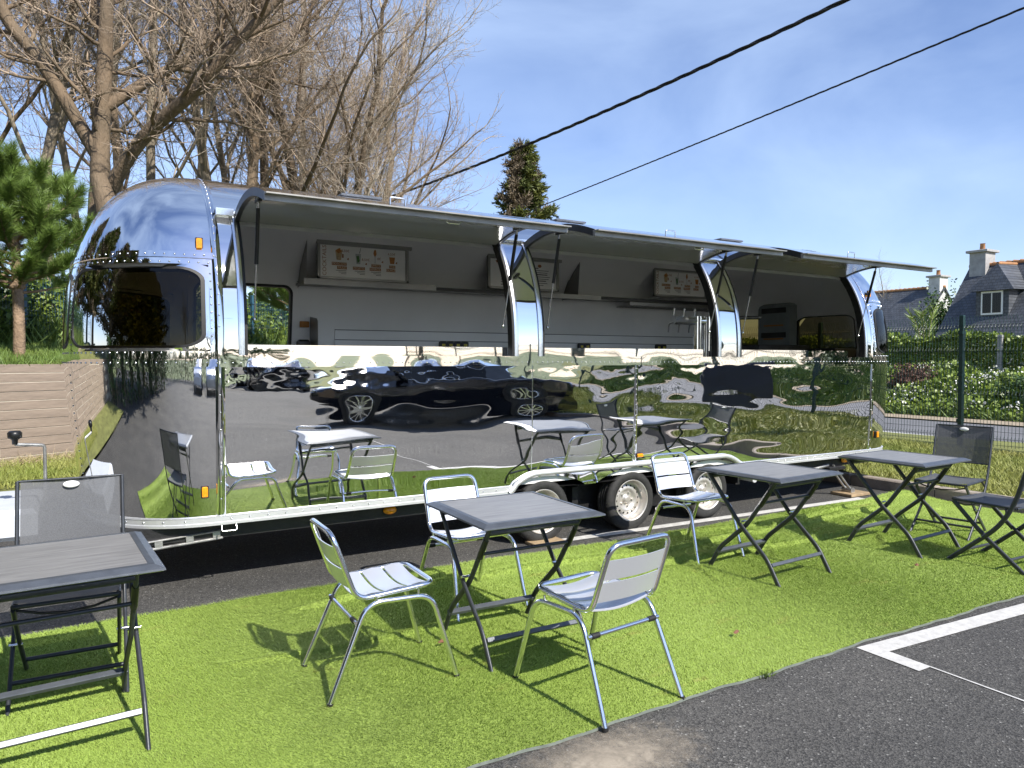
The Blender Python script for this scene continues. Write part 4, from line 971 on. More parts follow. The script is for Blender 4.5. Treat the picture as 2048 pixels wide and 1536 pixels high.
# beer tower on the serving counter
bt = MB(); 
for s in (4.475, 4.60): bt.tube([(s, .35, 1.44), (s, .35, 1.93)], .042, 16); bt.tube([(s, .35, 1.44), (s, .35, 1.475)], .05, 16); bt.tube([(s, .35, 1.90), (s, .35, 1.915)], .045, 16)
bt.build('beer_tower', 'mirror_post', T); tower = bpy.data.objects['beer_tower']
MB().tube([(4.17, .36, 1.885), (4.90, .36, 1.885)], .042, 18).build('tap_rail', 'trim_alu', tower)
for s in (4.17, 4.30, 4.44, 4.64, 4.80):
    MB().tube([(s, .36, 1.93), (s, .345, 2.0)], [.008, .012], 8).build('tap_lever', 'trim_alu', tower)
    MB().tube(fillet([(s, .36, 1.86), (s, .42, 1.85), (s, .43, 1.77)], .02, 3), .007, 6).build('tap_spout', 'steel_satin', tower)
MB().bevel_box((4.30, .09, 1.44), (4.68, .5, 1.475), .006).build('drip_tray', 'steel_satin', T)
# fuse box and dark equipment at the right end
fb = MB().bevel_box((7.28, 1.50, 1.55), (7.42, 2.02, 2.26), .03).build('fuse_box', 'box_grey', T)
for k, z in enumerate((1.62, 1.80, 1.98, 2.13)): MB().box((7.272, 1.56, z), (7.279, 1.96, z+.07)).build('fuse_row', 'steel_dark' if k % 2 else 'box_grey', fb)
for z in (1.605, 1.775, 1.955): MB().box((7.271, 1.60, z), (7.2785, 1.92, z+.018)).build('label_strip', 'label_orange', fb)
MB().bevel_box((6.0, .9, 1.40), (6.9, 1.5, 1.68), .01).build('appliance', 'steel_dark', T)
MB().bevel_box((6.9, .55, 1.2), (7.3, 1.5, 1.64), .01).build('end_bench', 'steel_dark', T)
# ------------------------------------------------------------------ tables and chairs
def make_table(name):
    """70 x 70 folding table, X-leg planes at x = +-.27, legs crossing along y"""
    t = empty(name); h = .72; a = .35
    m = MB(); b = .055    # bevelled dark frame
    o = [(-a, -a), (a, -a), (a, a), (-a, a)]; q = [(-a+b, -a+b), (a-b, -a+b), (a-b, a-b), (-a+b, a-b)]; e = [(-a+.02, -a+.02), (a-.02, -a+.02), (a-.02, a-.02), (-a+.02, a-.02)]
    vs = [(x*1.0, y, h-.030) for x, y in e]+[(x, y, h-.022) for x, y in o]+[(x*.995, y*.995, h-.014) for x, y in o]+[((x*.6+u*.4), (y*.6+v*.4), h-.001) for (x, y), (u, v) in zip(q, o)]+[(x, y, h) for x, y in q]+[(x, y, h-.003) for x, y in q]
    fs = [(3, 2, 1, 0)]
    for k in range(5):
        for i in range(4): fs.append((k*4+i, k*4+(i+1) % 4, k*4+4+(i+1) % 4, k*4+4+i))
    m.add(vs, fs); m.build('top_frame', 'graphite_light', t)
    MB().poly([(x, y, h-.0025) for x, y in q]).build('top_panel', 'wood_laminate', t)
    r = .0135
    for s in (-1, 1):
        x1, x2 = s*.285, s*.262
        MB().tube(fillet([(x1, .30, h-.032), (x1, .02, .36), (x1, -.205, .16), (x1, -.30, 0)], .05, 4), r, 8, flat=(1.25, .72), up=(0, 1, 0)).build('leg', 'graphite', t)
        MB().tube(fillet([(x2, -.25, h-.032), (x2, -.02, .36), (x2, .205, .16), (x2, .30, 0)], .05, 4), r, 8, flat=(1.25, .72), up=(0, 1, 0)).build('leg', 'graphite', t)
        MB().tube([(x2-s*.012, .0, .383), (x1+s*.016, .0, .383)], .007, 8).build('pivot', 'trim_alu', t)
        MB().bevel_box((x2-.014, -.21, .50), (x2+.014, -.11, .62), .005, Matrix.Translation((0, .0, 0)) ).build('slide_bracket', 'black_plastic', t) if False else None
        MB().tube([(x2, -.20, .615), (x2, -.13, .51)], .019, 6, flat=(1, .75)).build('slide_bracket', 'black_plastic', t)
    for y, z, fl_ in ((-.225, .125, 1), (.225, .125, 1)):
        MB().bevel_box((-.272, y-.014, z-.012), (.272, y+.014, z+.012), .003, Matrix.Translation((0, y, z)) @ Matrix.Rotation(R(-32 if y < 0 else 32), 4, 'X') @ Matrix.Translation((0, -y, -z))).build('foot_bar', 'graphite_light', t)
    MB().tube([(-.26, -.235, h-.065), (.26, -.235, h-.065)], .013, 8, flat=(1.3, .7)).build('rail', 'graphite', t)
    MB().tube([(-.285, .27, h-.055), (.285, .27, h-.055)], .013, 8, flat=(1.3, .7)).build('rail', 'graphite', t)
    MB().tube([(-.26, -.145, .53), (.26, -.145, .53)], .009, 8).build('cross_bar', 'graphite', t)
    return t
def make_alu(name):
    """polished stacking chair, faces +y"""
    t = empty(name); r = .0125
    for s in (-1, 1):
        MB().tube(fillet([(s*.232, .30, .008), (s*.206, .185, .405), (s*.206, -.125, .412), (s*.232, -.30, .008)], .075, 6), r, 10).build('leg_frame', 'chair_alu', t)
        for y in (.30, -.30): MB().tube([(s*.232, y, 0), (s*.2317, y*.997, .014)], .0145, 10).build('foot', 'black_rubber', t)
        for y, z in ((.12, .425), (-.08, .425)): MB().tube([(s*.206, y, z-.015), (s*.206, y, z+.012)], .006, 6).build('bolt', 'trim_alu', t)
    loop = [(-.19, -.05, .435), (-.19, .205, .452), (.19, .205, .452), (.19, -.05, .435)]
    full = [(0, .205, .452), (.187, .205, .452), (.187, -.165, .428), (.180, -.275, .735), (0, -.275, .735)]
    left = [(-x, y, z) for x, y, z in full[::-1]]
    def corner(pts): return fillet(pts, .062, 6)
    path = corner(full); pl = [Vector((-p.x, p.y, p.z)) for p in path[::-1]]
    MB().tube(path+pl[1:], r, 10, caps=False).build('seat_back_tube', 'chair_alu', t)
    def slat(y0, y1, zc, n=12, nm='seat_slat'):
        m = MB(); 
        def f(u, v, dz=0):
            y = y0+(y1-y0)*v; sag = -.020*math.cos(u/.178*math.pi/2); return (u, y, zc(y)+sag+.006-.006*abs(2*v-1)**4+dz)
        us = [-.178+.356*i/n for i in range(n+1)]; vv = [0, .08, .5, .92, 1]
        m.grid(lambda u, v: f(u, v), us, vv, True, True); m.grid(lambda u, v: f(u, v, -.006), us, vv, True, False)
        for q in (0, 1): m.grid(lambda u, v: f(u, q, -.006*v), us, [0, 1], False, q == 0)
        m.build(nm, 'slat_alu', t)
    zc = lambda y: .436+.024*((y+.165)/.37)
    for y0, y1 in ((-.150, -.040), (-.028, .072), (.084, .178)): slat(y0, y1, zc)
    def bs(z0, z1):
        m = MB(); n = 12
        def f(u, v, d=0): z = z0+(z1-z0)*v; y = -.165-(z-.428)/.307*.110; return (u, y-.020*math.cos(u/.176*math.pi/2)+d, z)
        us = [-.176+.352*i/n for i in range(n+1)]
        m.grid(lambda u, v: f(u, v, .003), us, [0, 1], True); m.grid(lambda u, v: f(u, v, -.003), us, [0, 1], True, True)
        for q in (0, 1): m.grid(lambda u, v: f(u, q, .003-.006*v), us, [0, 1], False, q == 1)
        m.build('back_slat', 'slat_alu', t)
    bs(.475, .565); bs(.578, .668)
    MB().tube([(-.222, -.225, .36-.18+.0), (.222, -.225, .18)], .008, 8) 
    MB().tube([(-.214, -.175, .335), (.214, -.175, .335)], .0095, 8).build('stretcher', 'chair_alu', t)
    for s in (-1, 1): MB().tube([(s*.150, -.175, .335), (s*.192, -.175, .335)], .0125, 8).build('sleeve', 'black_rubber', t)
    return t
def make_fold(name):
    """dark textile folding chair, faces +y"""
    t = empty(name); r = .0125
    for s in (-1, 1):
        x = s*.222; x2 = s*.196
        MB().tube(fillet([(x, -.315, .905), (x, -.205, .50), (x, -.10, .31), (x, .25, 0)], .14, 6), r, 8, flat=(1.35, .75), up=(0, 1, 0)).build('back_leg', 'graphite', t)
        MB().tube(fillet([(x2, .235, .445), (x2, .03, .24), (x2, -.27, 0)], .1, 4), r, 8, flat=(1.35, .75), up=(0, 1, 0)).build('front_leg', 'graphite', t)
        MB().tube([(x2-s*.012, .015, .222), (x+s*.014, .015, .222)], .007, 8).build('pivot', 'trim_alu', t)
        MB().tube([(s*.196, -.20, .455), (s*.196, .235, .455)], .010, 8).build('seat_rail', 'graphite', t)
        MB().tube([(x, -.150, .40), (x2, -.13, .455)], .008, 6).build('hinge_link', 'black_plastic', t)
    m = MB(); us = [-.21+.42*i/10 for i in range(11)]
    m.grid(lambda u, v: (u, -.215-(.30-.205)*(v-.06)/.4 if False else -.205-.110*v, .545+.36*v-.0) if False else (u, -.232-.083*v-.014*math.cos(u/.21*math.pi/2), .59+.312*v), us, [i/6 for i in range(7)], True)
    m.build('back_fabric', 'textilene', t)
    MB().tube([(-.222, -.318, .905), (.222, -.318, .905)], .006, 6).build('fabric_hem', 'graphite', t); MB().tube([(-.222, -.232, .59), (.222, -.232, .59)], .006, 6).build('fabric_hem', 'graphite', t)
    m = MB(); m.grid(lambda u, v: (u*.93, -.20+.44*v, .461-.014*math.cos(u/.21*math.pi/2)+.01*abs(2*v-1)**3), us, [i/6 for i in range(7)], True, True); m.build('seat_fabric', 'textilene', t)
    MB().tube([(-.196, .24, .455), (.196, .24, .455)], .010, 8).build('seat_bar', 'graphite', t); MB().tube([(-.196, -.20, .455), (.196, -.20, .455)], .010, 8).build('seat_bar', 'graphite', t)
    MB().tube([(-.222, .14, .097), (.222, .14, .097)], .010, 8).build('foot_bar', 'graphite', t); MB().tube([(-.196, -.16, .088), (.196, -.16, .088)], .010, 8).build('foot_bar', 'graphite', t)
    m = MB(); m.tube([(-.19, .20, .43), (-.1, .205, .405), (0, .205, .395), (.1, .205, .405), (.19, .20, .43)], .006, 6); m.build('stretch_cord', 'black_plastic', t)
    Mb = Matrix.Translation((0, -.300, .875)) @ Matrix.Rotation(R(90+14), 4, 'X')
    m = MB(); m.lathe([(.001, .004), (.016, .003), (.017, 0), (.017, -.012)], 24, Matrix.Rotation(R(0), 4, 'Z')); bd = m.build('badge', 'badge_white', t)
    for v in bd.data.vertices: v.co.x *= 2.1
    bd.matrix_local = Matrix.Translation((0, -.305, .878)) @ Matrix.Rotation(R(-90+14), 4, 'X')
    return t
def place(first, used, loc, face, label, cat, group):
    """face: unit direction the thing's +y axis points to"""
    o = first if not used else copy_tree(first)
    o.location = loc; o.rotation_euler = (0, 0, math.atan2(-face[0], face[1])); tag(o, label, cat, group); return o
ZC = .008
tb = make_table('folding_table'); G1 = 'grey folding tables on the carpet'
place(tb, False, (1.203, -1.615, ZC), (.019, 1), 'grey folding table with three aluminium chairs round it, in the middle', 'table', G1)
place(tb, True, (-.855, -1.57, ZC), (-.061, 1), 'nearest grey folding table, cut off by the left edge', 'table', G1)
place(tb, True, (3.425, -1.42, ZC), (-.06, 1), 'grey folding table right of the trailer wheels, without chairs in front', 'table', G1)
place(tb, True, (4.91, -1.50, ZC), (-.05, 1), 'farthest grey folding table, between the dark folding chairs', 'table', G1)
ac = make_alu('aluminium_chair'); G2 = 'polished aluminium chairs on the carpet'
place(ac, False, (.452, -1.632, ZC), (1, -.02), 'aluminium slatted chair left of the middle table, side on, facing right', 'chair', G2)
place(ac, True, (1.285, -.95, ZC), (.02, -1), 'aluminium chair behind the middle table with its back to the trailer', 'chair', G2)
place(ac, True, (1.242, -2.296, ZC), (-.107, .994), 'nearest aluminium chair, its back to the camera, at the carpet edge', 'chair', G2)
place(ac, True, (3.295, -.806, ZC), (0, -1), 'aluminium chair standing in front of the trailer wheels', 'chair', G2)
fc = make_fold('folding_chair'); G3 = 'dark textile folding chairs on the carpet'
place(fc, False, (-.813, -1.02, ZC), (-.024, -1), 'dark mesh folding chair behind the nearest left table', 'chair', G3)
place(fc, True, (5.70, -1.445, ZC), (-.985, -.17), 'dark mesh folding chair behind the farthest table, facing the camera', 'chair', G3)
place(fc, True, (5.03, -2.173, ZC), (.035, .999), 'dark folding chair cut off by the right edge, seen from the side', 'chair', G3)
# litter on the carpet
for k, (x, y, lab) in enumerate(((.83, -1.52, 'small reddish bud scale lying by the middle table legs'), (4.35, -1.95, 'curled dry leaf on the carpet near the farthest table'), (2.25, -2.2, 'tiny dark seed pod on the carpet before the bay line'))):
    q = random.Random(k); m = MB(); pts = [(x+.018*math.cos(a)*(1+.3*q.random()), y+.011*math.sin(a), .034+.012*q.random()) for a in [i*math.pi/4 for i in range(8)]]; m.poly(pts); m.add(pts+[(x, y, .055)], [(i, (i+1) % 8, 8) for i in range(8)])
    tag(m.build('dry_leaf', 'debris_brown' if k != 3 else 'dry_straw'), lab, 'leaf', 'litter on the carpet')
# weed sprouting at the carpet edge
q = np.random.default_rng(5); P = np.stack([q.normal(2.02, .025, 30), q.normal(-2.60, .008, 30), np.full(30, .004)], 1); V, F = tri_leaves(P, .04, .006, 6, np.stack([q.normal(0, .6, 30), q.normal(0, .4, 30), np.ones(30)], 1), .2)
o = npmesh('weed_tuft', V, F, 'bank_blade'); tag(o, 'tiny green weed growing at the carpet edge', 'weed')
# ------------------------------------------------------------------ trees
def grow(q, out, p, d, ln, r, lv, mx, P):
    """one branch and its children; out collects (points, radii, level)"""
    n = 5 if lv < 2 else (4 if lv < mx-1 else 3); pts = [p.copy()]; rs = [r]; end = r*(.55 if lv < mx else .35)
    for i in range(n):
        k = P['wob'] * (1 if lv > 0 else .45)
        d = (d+Vector((q.gauss(0, k), q.gauss(0, k), q.gauss(0, k*.7)+P['up'][min(lv, len(P['up'])-1)]))).normalized()
        p = p+d*ln/n; pts.append(p.copy()); rs.append(r+(end-r)*(i+1)/n)
    out.append((pts, rs, lv))
    if lv >= mx: return
    kids = P['kids'][min(lv, len(P['kids'])-1)]; nk = max(1, int(round(kids*q.uniform(.75, 1.25)))); f0 = P['first'][min(lv, len(P['first'])-1)]
    az = q.uniform(0, 6.28)
    for c in range(nk):
        f = f0+(1-f0)*(c+q.random())/nk; x = f*n; i = min(n-1, int(x)); pp = pts[i].lerp(pts[i+1], x-i); t = (pts[i+1]-pts[i]).normalized(); rr = rs[i]+(rs[i+1]-rs[i])*(x-i)
        az += 2.4+q.uniform(-.5, .5); u = t.orthogonal().normalized(); v = t.cross(u); an = R(q.uniform(*P['ang'][min(lv, len(P['ang'])-1)]))
        nd = t*math.cos(an)+(u*math.cos(az)+v*math.sin(az))*math.sin(an)
        l2 = ln*P['len'][min(lv, len(P['len'])-1)]*q.uniform(.7, 1.2)*(1.15-.45*f)
        grow(q, out, pp, nd, l2, min(rr*.75, max(P['rmin'], rr*P['rad']*q.uniform(.8, 1.1))), lv+1, mx, P)
    grow(q, out, pts[-1], (pts[-1]-pts[-2]).normalized(), ln*.5, max(P['rmin'], end), lv+1, mx, P)
def tube_arrays(br, n):
    """all branches as one vertex/face array, n-sided"""
    V = []; F = []; o = 0; ca = np.cos(2*np.pi*np.arange(n)/n); sa = np.sin(2*np.pi*np.arange(n)/n)
    idx = np.arange(n); nx = (idx+1) % n
    for pts, rs, lv in br:
        A = np.array([tuple(p) for p in pts]); k = len(A); t = np.gradient(A, axis=0); t /= np.linalg.norm(t, axis=1)[:, None]+1e-9
        ref = np.array([0, 0, 1.]) if abs(t[0, 2]) < .9 else np.array([1., 0, 0]); u = np.cross(t, ref); u /= np.linalg.norm(u, axis=1)[:, None]+1e-9; v = np.cross(t, u)
        rr = np.array(rs)[:, None, None]
        ring = A[:, None, :]+rr*(u[:, None, :]*ca[None, :, None]+v[:, None, :]*sa[None, :, None]); V.append(ring.reshape(-1, 3))
        base = o+np.arange(k-1)[:, None]*n
        F.append(np.stack([base+idx, base+nx, base+n+nx, base+n+idx], 2).reshape(-1, 4)); o += k*n
    return np.concatenate(V), np.concatenate(F)
def tree_object(name, br, split, mtrunk, mtwig, sides=(9, 3)):
    root = empty(name); big = [b for b in br if b[1][0] > split]; small = [b for b in br if b[1][0] <= split]
    V, F = tube_arrays(big, sides[0]); npmesh('trunk', V, F, mtrunk, root, smooth=True)
    V, F = tube_arrays(small, sides[1]); npmesh('crown', V, F, mtwig, root); return root
FOREST = dict(wob=.16, up=[.02, .10, .10, .07, .04, .03], kids=[13, 6, 5, 4, 3], first=[.34, .22, .18, .15, .1], ang=[(28, 58), (28, 60), (25, 60), (25, 65)], len=[.38, .52, .52, .5, .5], rad=.45, rmin=.0072)
FAN = dict(wob=.17, up=[.0, .08, .08, .07, .05, .04], kids=[11, 7, 5, 4, 4], first=[.12, .2, .15, .1, .1], ang=[(25, 62), (25, 58), (25, 60), (25, 65)], len=[.62, .50, .50, .5, .5], rad=.47, rmin=.0072)
THIN = dict(wob=.12, up=[.04, .12, .1, .06, .04], kids=[14, 6, 5, 3], first=[.28, .2, .2, .1], ang=[(25, 50), (25, 55), (25, 60)], len=[.34, .5, .55, .5], rad=.45, rmin=.007)
def build_tree(name, seed, ht, r0, P, mx, lean=(0, 0), mats_=('bark_oak', 'twig_brown'), split=.03):
    q = random.Random(seed); br = []; grow(q, br, Vector((0, 0, -.4)), Vector((lean[0], lean[1], 1)).normalized(), ht, r0, 0, mx, P); return tree_object(name, br, split, *mats_)
GT = 'bare winter trees behind the trailer'
protos = {
    'forest': build_tree('bare_tree', 11, 11, .18, FOREST, 5), 'forest2': build_tree('bare_tree', 29, 11.5, .16, FOREST, 5, (.08, 0), ('bark_pale', 'twig_pale')),
    'fan': build_tree('bare_tree', 5, 7.6, .18, FAN, 5, (.05, 0)), 'fan2': build_tree('bare_tree', 41, 7.6, .16, FAN, 5, (.25, -.05), ('bark_oak', 'twig_pale')), 'thin': build_tree('bare_tree', 17, 12, .115, THIN, 4, (-.04, .03), ('bark_pale', 'twig_pale')) }
used = set()
def put_tree(kind, x, y, z, rz, sc, label):
    o = protos[kind] if kind not in used else copy_tree(protos[kind]); used.add(kind)
    o.location = (x, y, z); o.rotation_euler = (0, 0, R(rz)); o.scale = (sc, sc, sc); tag(o, label, 'tree', GT); return o
TREES = [
    ('forest2', -1.45, 16.2, 2.1, 200, 1.0, 'leaning bare tree at the far left edge, second from the border'),
    ('forest', -2.7, 17.6, 2.1, 20, .95, 'bare tree cut off by the left edge behind the pine'),
    ('thin', -.4, 19.6, 2.2, 0, 1.05, 'slender pale trunk just left of the big oak'),
    ('thin', .75, 16.3, 2.1, 100, 1.12, 'slender pale trunk just right of the big oak'),
    ('thin', 1.9, 21.0, 2.2, 210, 1.1, 'thin bare tree behind the oak, second pale stem to its right'),
    ('forest2', 2.25, 17.6, 2.1, 40, 1.0, 'pale barked bare tree above the left hatch hinge'),
    ('forest', 2.6, 14.6, 2.1, 140, .92, 'dark bare tree above the first hatch, left stem of a pair'),
    ('forest', 4.4, 20.0, 2.2, 75, 1.0, 'tall bare tree above the middle of the first hatch'),
    ('thin', 3.6, 18.4, 2.2, 330, 1.0, 'thin bare tree standing between two thicker ones above the first hatch'),
    ('fan', 5.1, 16.4, 2.1, 0, 1.05, 'wide fan shaped bare tree above the roof vent'),
    ('fan2', 4.9, 15.2, 2.1, 330, .85, 'bare tree spreading its long branches to the right'),
    ('fan', 7.1, 21.5, 2.2, 120, 1.0, 'bare tree with rounded crown, farthest right of the row'),
    ('fan2', 8.6, 21.0, 2.0, 150, .7, 'low bare tree beside the dark conifer'),
    ('fan', 7.4, 17.6, 2.0, 200, .88, 'bare tree between the fan shaped one and the conifer'),
    ('forest2', 7.0, 24.0, 2.2, 260, 1.1, 'tall bare tree at the back of the row, behind the fan shaped one'),
    ('forest', .8, 25, 2.3, 300, 1.1, 'bare tree deep in the wood behind the oak'),
    ('forest2', -4.8, 22, 2.2, 90, 1.0, 'bare tree deep in the wood left of the pine'),
]
for t in TREES: put_tree(*t)
# the big oak: limbs laid out by hand, twigs grown from them
def big_oak():
    q = random.Random(3); br = []; O = Vector((-.42, 13.45, 0))
    ax = Vector((.862, -.507, 0)); dp = Vector((.507, .862, 0))          # across and away, as seen from the seating area
    def pt(a, z, d=0): return ax*a+dp*d+Vector((0, 0, z))
    limbs = [([pt(.0, 1.4), pt(.0, 2.6, .02), pt(-.02, 4.0, .0), pt(.02, 5.2, .05)], [.36, .27, .25, .235]),
        ([pt(.02, 5.1, .05), pt(-.02, 6.1, .1), pt(.08, 7.2, .1), pt(.2, 8.3, .0), pt(.42, 10.2, -.2), pt(.7, 12, -.4)], [.22, .19, .165, .15, .12, .07]),
        ([pt(-.02, 5.9, .1), pt(-.45, 6.8, -.1), pt(-.95, 7.9, -.5), pt(-1.5, 8.6, -.8), pt(-1.62, 9.8, -.9), pt(-1.9, 11.4, -1.2)], [.15, .145, .13, .12, .10, .05]),
        ([pt(.05, 4.7, .05), pt(.55, 5.45, -.3), pt(1.25, 6.15, -.6), pt(2.1, 6.6, -1.0), pt(2.9, 6.95, -1.4), pt(3.6, 7.6, -1.7), pt(4.6, 8.4, -1.9), pt(5.6, 9.4, -2.0)], [.16, .15, .14, .13, .115, .10, .07, .03]),
        ([pt(.08, 7.0, .1), pt(.7, 7.6, .4), pt(1.4, 8.1, .6), pt(2.0, 8.6, .8), pt(2.4, 9.3, 1.0), pt(3.2, 10.2, 1.2)], [.13, .12, .11, .09, .07, .03]),
        ([pt(.2, 8.3, 0), pt(-.2, 9.1, .3), pt(-.3, 10.2, .5), pt(-.7, 11.6, .8)], [.10, .09, .07, .04]),
        ([pt(2.1, 6.6, -1.0), pt(2.6, 7.6, -.6), pt(3.4, 8.3, -.5), pt(4.3, 8.6, -.6)], [.08, .07, .05, .02]),
        ([pt(1.4, 8.1, .6), pt(2.3, 8.15, 1.3), pt(3.3, 8.3, 1.8), pt(4.2, 8.2, 2.2)], [.07, .06, .04, .015])]
    P = dict(wob=.22, up=[.03, .05, .05, .03], kids=[5, 4, 4, 3], first=[.15, .15, .1, .1], ang=[(30, 70), (25, 65), (25, 65)], len=[.62, .58, .55], rad=.55, rmin=.0075)
    for pts, rs in limbs:
        pp = fillet(pts, .5, 3); L_ = [0]
        for a, b in zip(pts, pts[1:]): L_.append(L_[-1]+(b-a).length)
        rad = []
        for p in pp:
            k = min(range(len(pts)), key=lambda i: (pts[i]-p).length); rad.append(rs[k])
        for _ in range(2): rad = [rad[0]]+[(rad[i-1]+rad[i]+rad[i+1])/3 for i in range(1, len(rad)-1)]+[rad[-1]]
        br.append((pp, rad, 0))
        if rs[0] > .3: continue
        tot = L_[-1]; n = int(tot*2.6)
        for c in range(n):
            f = .18+.82*(c+q.random())/n; x = f*(len(pp)-1); i = min(len(pp)-2, int(x)); p = pp[i].lerp(pp[i+1], x-i); t = (pp[i+1]-pp[i]).normalized(); u = t.orthogonal().normalized(); v = t.cross(u); az = q.uniform(0, 6.28); an = R(q.uniform(35, 75))
            d = t*math.cos(an)+(u*math.cos(az)+v*math.sin(az))*math.sin(an); d.z = abs(d.z)*.6+.1*d.z
            grow(q, br, p, d.normalized(), q.uniform(.7, 1.7), min(.045, rad[i]*.45), 1, 4, P)
        grow(q, br, pp[-1], (pp[-1]-pp[-2]).normalized(), 1.2, rs[-1], 1, 4, P)
    o = tree_object('oak_tree', br, .026, 'bark_oak', 'twig_brown', (12, 3)); o.location = O; tag(o, 'largest bare oak with thick forking limbs behind the trailer nose', 'tree', GT)
big_oak()
# ivy-clad fat trunk low behind the fence
tr = empty('tree_stump', (.05, 12.4, 1.75)); tag(tr, 'thick old trunk base behind the fence beside the trailer nose', 'tree')
V, F = tube_arrays([([Vector((0, 0, -.3)), Vector((.02, 0, .4)), Vector((0, .05, 1.2)), Vector((-.15, .1, 2.2)), Vector((-.5, .2, 3.6))], [.62, .47, .40, .30, .16], 0), ([Vector((0, .05, 1.2)), Vector((.35, .1, 2.2)), Vector((.5, .1, 3.4))], [.30, .2, .1], 0)], 14); npmesh('trunk', V, F, 'bark_oak', tr, smooth=True)
# ------------------------------------------------------------------ young pine on the terrace
def pine():
    q = random.Random(8); g = np.random.default_rng(8); t = empty('pine_tree', (-1.60, 8.37, 1.56)); tag(t, 'young pine with dense long green needles above the plank wall', 'tree')
    br = [([Vector((0, 0, -.2)), Vector((.01, 0, .5)), Vector((.0, 0, 1.1)), Vector((-.02, 0, 2.0)), Vector((0, 0, 2.5))], [.085, .078, .075, .05, .02], 0)]
    tips = []
    for k in range(46):
        z = .95+1.55*(k/46)**1.0; a = k*2.4+q.uniform(-.3, .3); ln = (1.15-.35*abs((z-1.35)/.9))*q.uniform(.65, 1.08); rise = q.uniform(.05, .45)+(z-1.0)*.25
        p = Vector((0, 0, z)); d = Vector((math.cos(a), math.sin(a), rise*.3)).normalized(); pts = [p]; 
        for i in range(4): d = (d+Vector((q.gauss(0, .08), q.gauss(0, .08), .10+rise*.15))).normalized(); p = p+d*ln/4; pts.append(p.copy())
        br.append((pts, [.024, .02, .015, .011, .007], 1)); 
        for f in (.45, .6, .75, .9, 1.0):
            x = f*4; i = min(3, int(x)); pp = pts[i].lerp(pts[i+1], x-i); tips.append((pp, d))
            for _ in range(2 if f < 1 else 3):
                dd = (d+Vector((q.gauss(0, .55), q.gauss(0, .55), q.uniform(.1, .7)))).normalized(); e = pp+dd*q.uniform(.12, .26); br.append(([pp, e], [.007, .004], 2)); tips.append((e, dd)); tips.append((pp.lerp(e, .5), dd))
    V, F = tube_arrays([([*b[0]], b[1], 0) for b in br], 7); npmesh('trunk', V, F, 'pine_bark', t, smooth=True)
    n = 100; P = np.repeat(np.array([tuple(p) for p, d in tips]), n, 0); D = np.repeat(np.array([tuple(d) for p, d in tips]), n, 0)
    P = P + D*g.uniform(-.09, .05, (len(P), 1)); rnd = g.normal(0, 1, D.shape); rnd -= D*np.sum(rnd*D, 1)[:, None]; rnd /= np.linalg.norm(rnd, axis=1)[:, None]
    V, F = tri_leaves(P, .165, .0065, 9, D*.75+rnd*.62, .12); npmesh('crown', V, F, 'pine_needle', t)
    MB().lathe([(.095, 0), (.11, .03), (.095, .06)], 14, Matrix.Translation((0, 0, 1.02))).build('tree_tie', 'pine_bark', t)
pine()
# ------------------------------------------------------------------ half dead conifer behind the roof
def conifer():
    q = random.Random(4); g = np.random.default_rng(4); t = empty('conifer_tree', (13.75, 19.1, 2.0)); tag(t, 'dark half brown conifer rising behind the trailer roof', 'tree')
    br = [([Vector((0, 0, -1)), Vector((0, 0, 4)), Vector((.1, 0, 7.6))], [.22, .14, .03], 0)]; gp = []; gd = []; dp = []; dd_ = []
    for k in range(150):
        f = (k/150); z = 1.5+6.1*f; ln = (1.75*(1-f)**.95+.22)*q.uniform(.55, 1.15); a = k*2.4+q.uniform(-.4, .4); d = Vector((math.cos(a), math.sin(a), q.uniform(-.05, .35))).normalized(); p = Vector((.1*f, 0, z)); pts = [p]
        for i in range(4): d = (d+Vector((q.gauss(0, .1), q.gauss(0, .1), .06))).normalized(); p = p+d*ln/4; pts.append(p.copy())
        br.append((pts, [.03, .022, .016, .011, .006], 1)); left = d.dot(Vector((-.862, .507, 0))) > .1
        dead = q.random() < (.75 if left else .3)
        for f2 in np.linspace(.25, 1, 9):
            x = f2*4; i = min(3, int(x)); c = pts[i].lerp(pts[i+1], x-i)
            for _ in range(4):
                e = (d*.8+Vector((q.gauss(0, .6), q.gauss(0, .6), q.gauss(.15, .4)))).normalized(); (dp if dead else gp).append(c); (dd_ if dead else gd).append(e)
                if dead: br.append(([c, c+e*q.uniform(.15, .4)], [.008, .004], 2))
    V, F = tube_arrays(br, 4); npmesh('trunk', V, F, 'conifer_dead', t)
    def spray(p, d, n, m, nm):
        P = np.repeat(np.array([tuple(v) for v in p]), n, 0); D = np.repeat(np.array([tuple(v) for v in d]), n, 0); P = P+D*g.uniform(0, .32, (len(P), 1)); V, F = tri_leaves(P, .15, .05, 5, D, .5); npmesh(nm, V, F, m, t)
    spray(gp, gd, 16, 'conifer_leaf', 'crown'); spray(dp, dd_, 5, 'conifer_dead', 'dead_crown')
conifer()
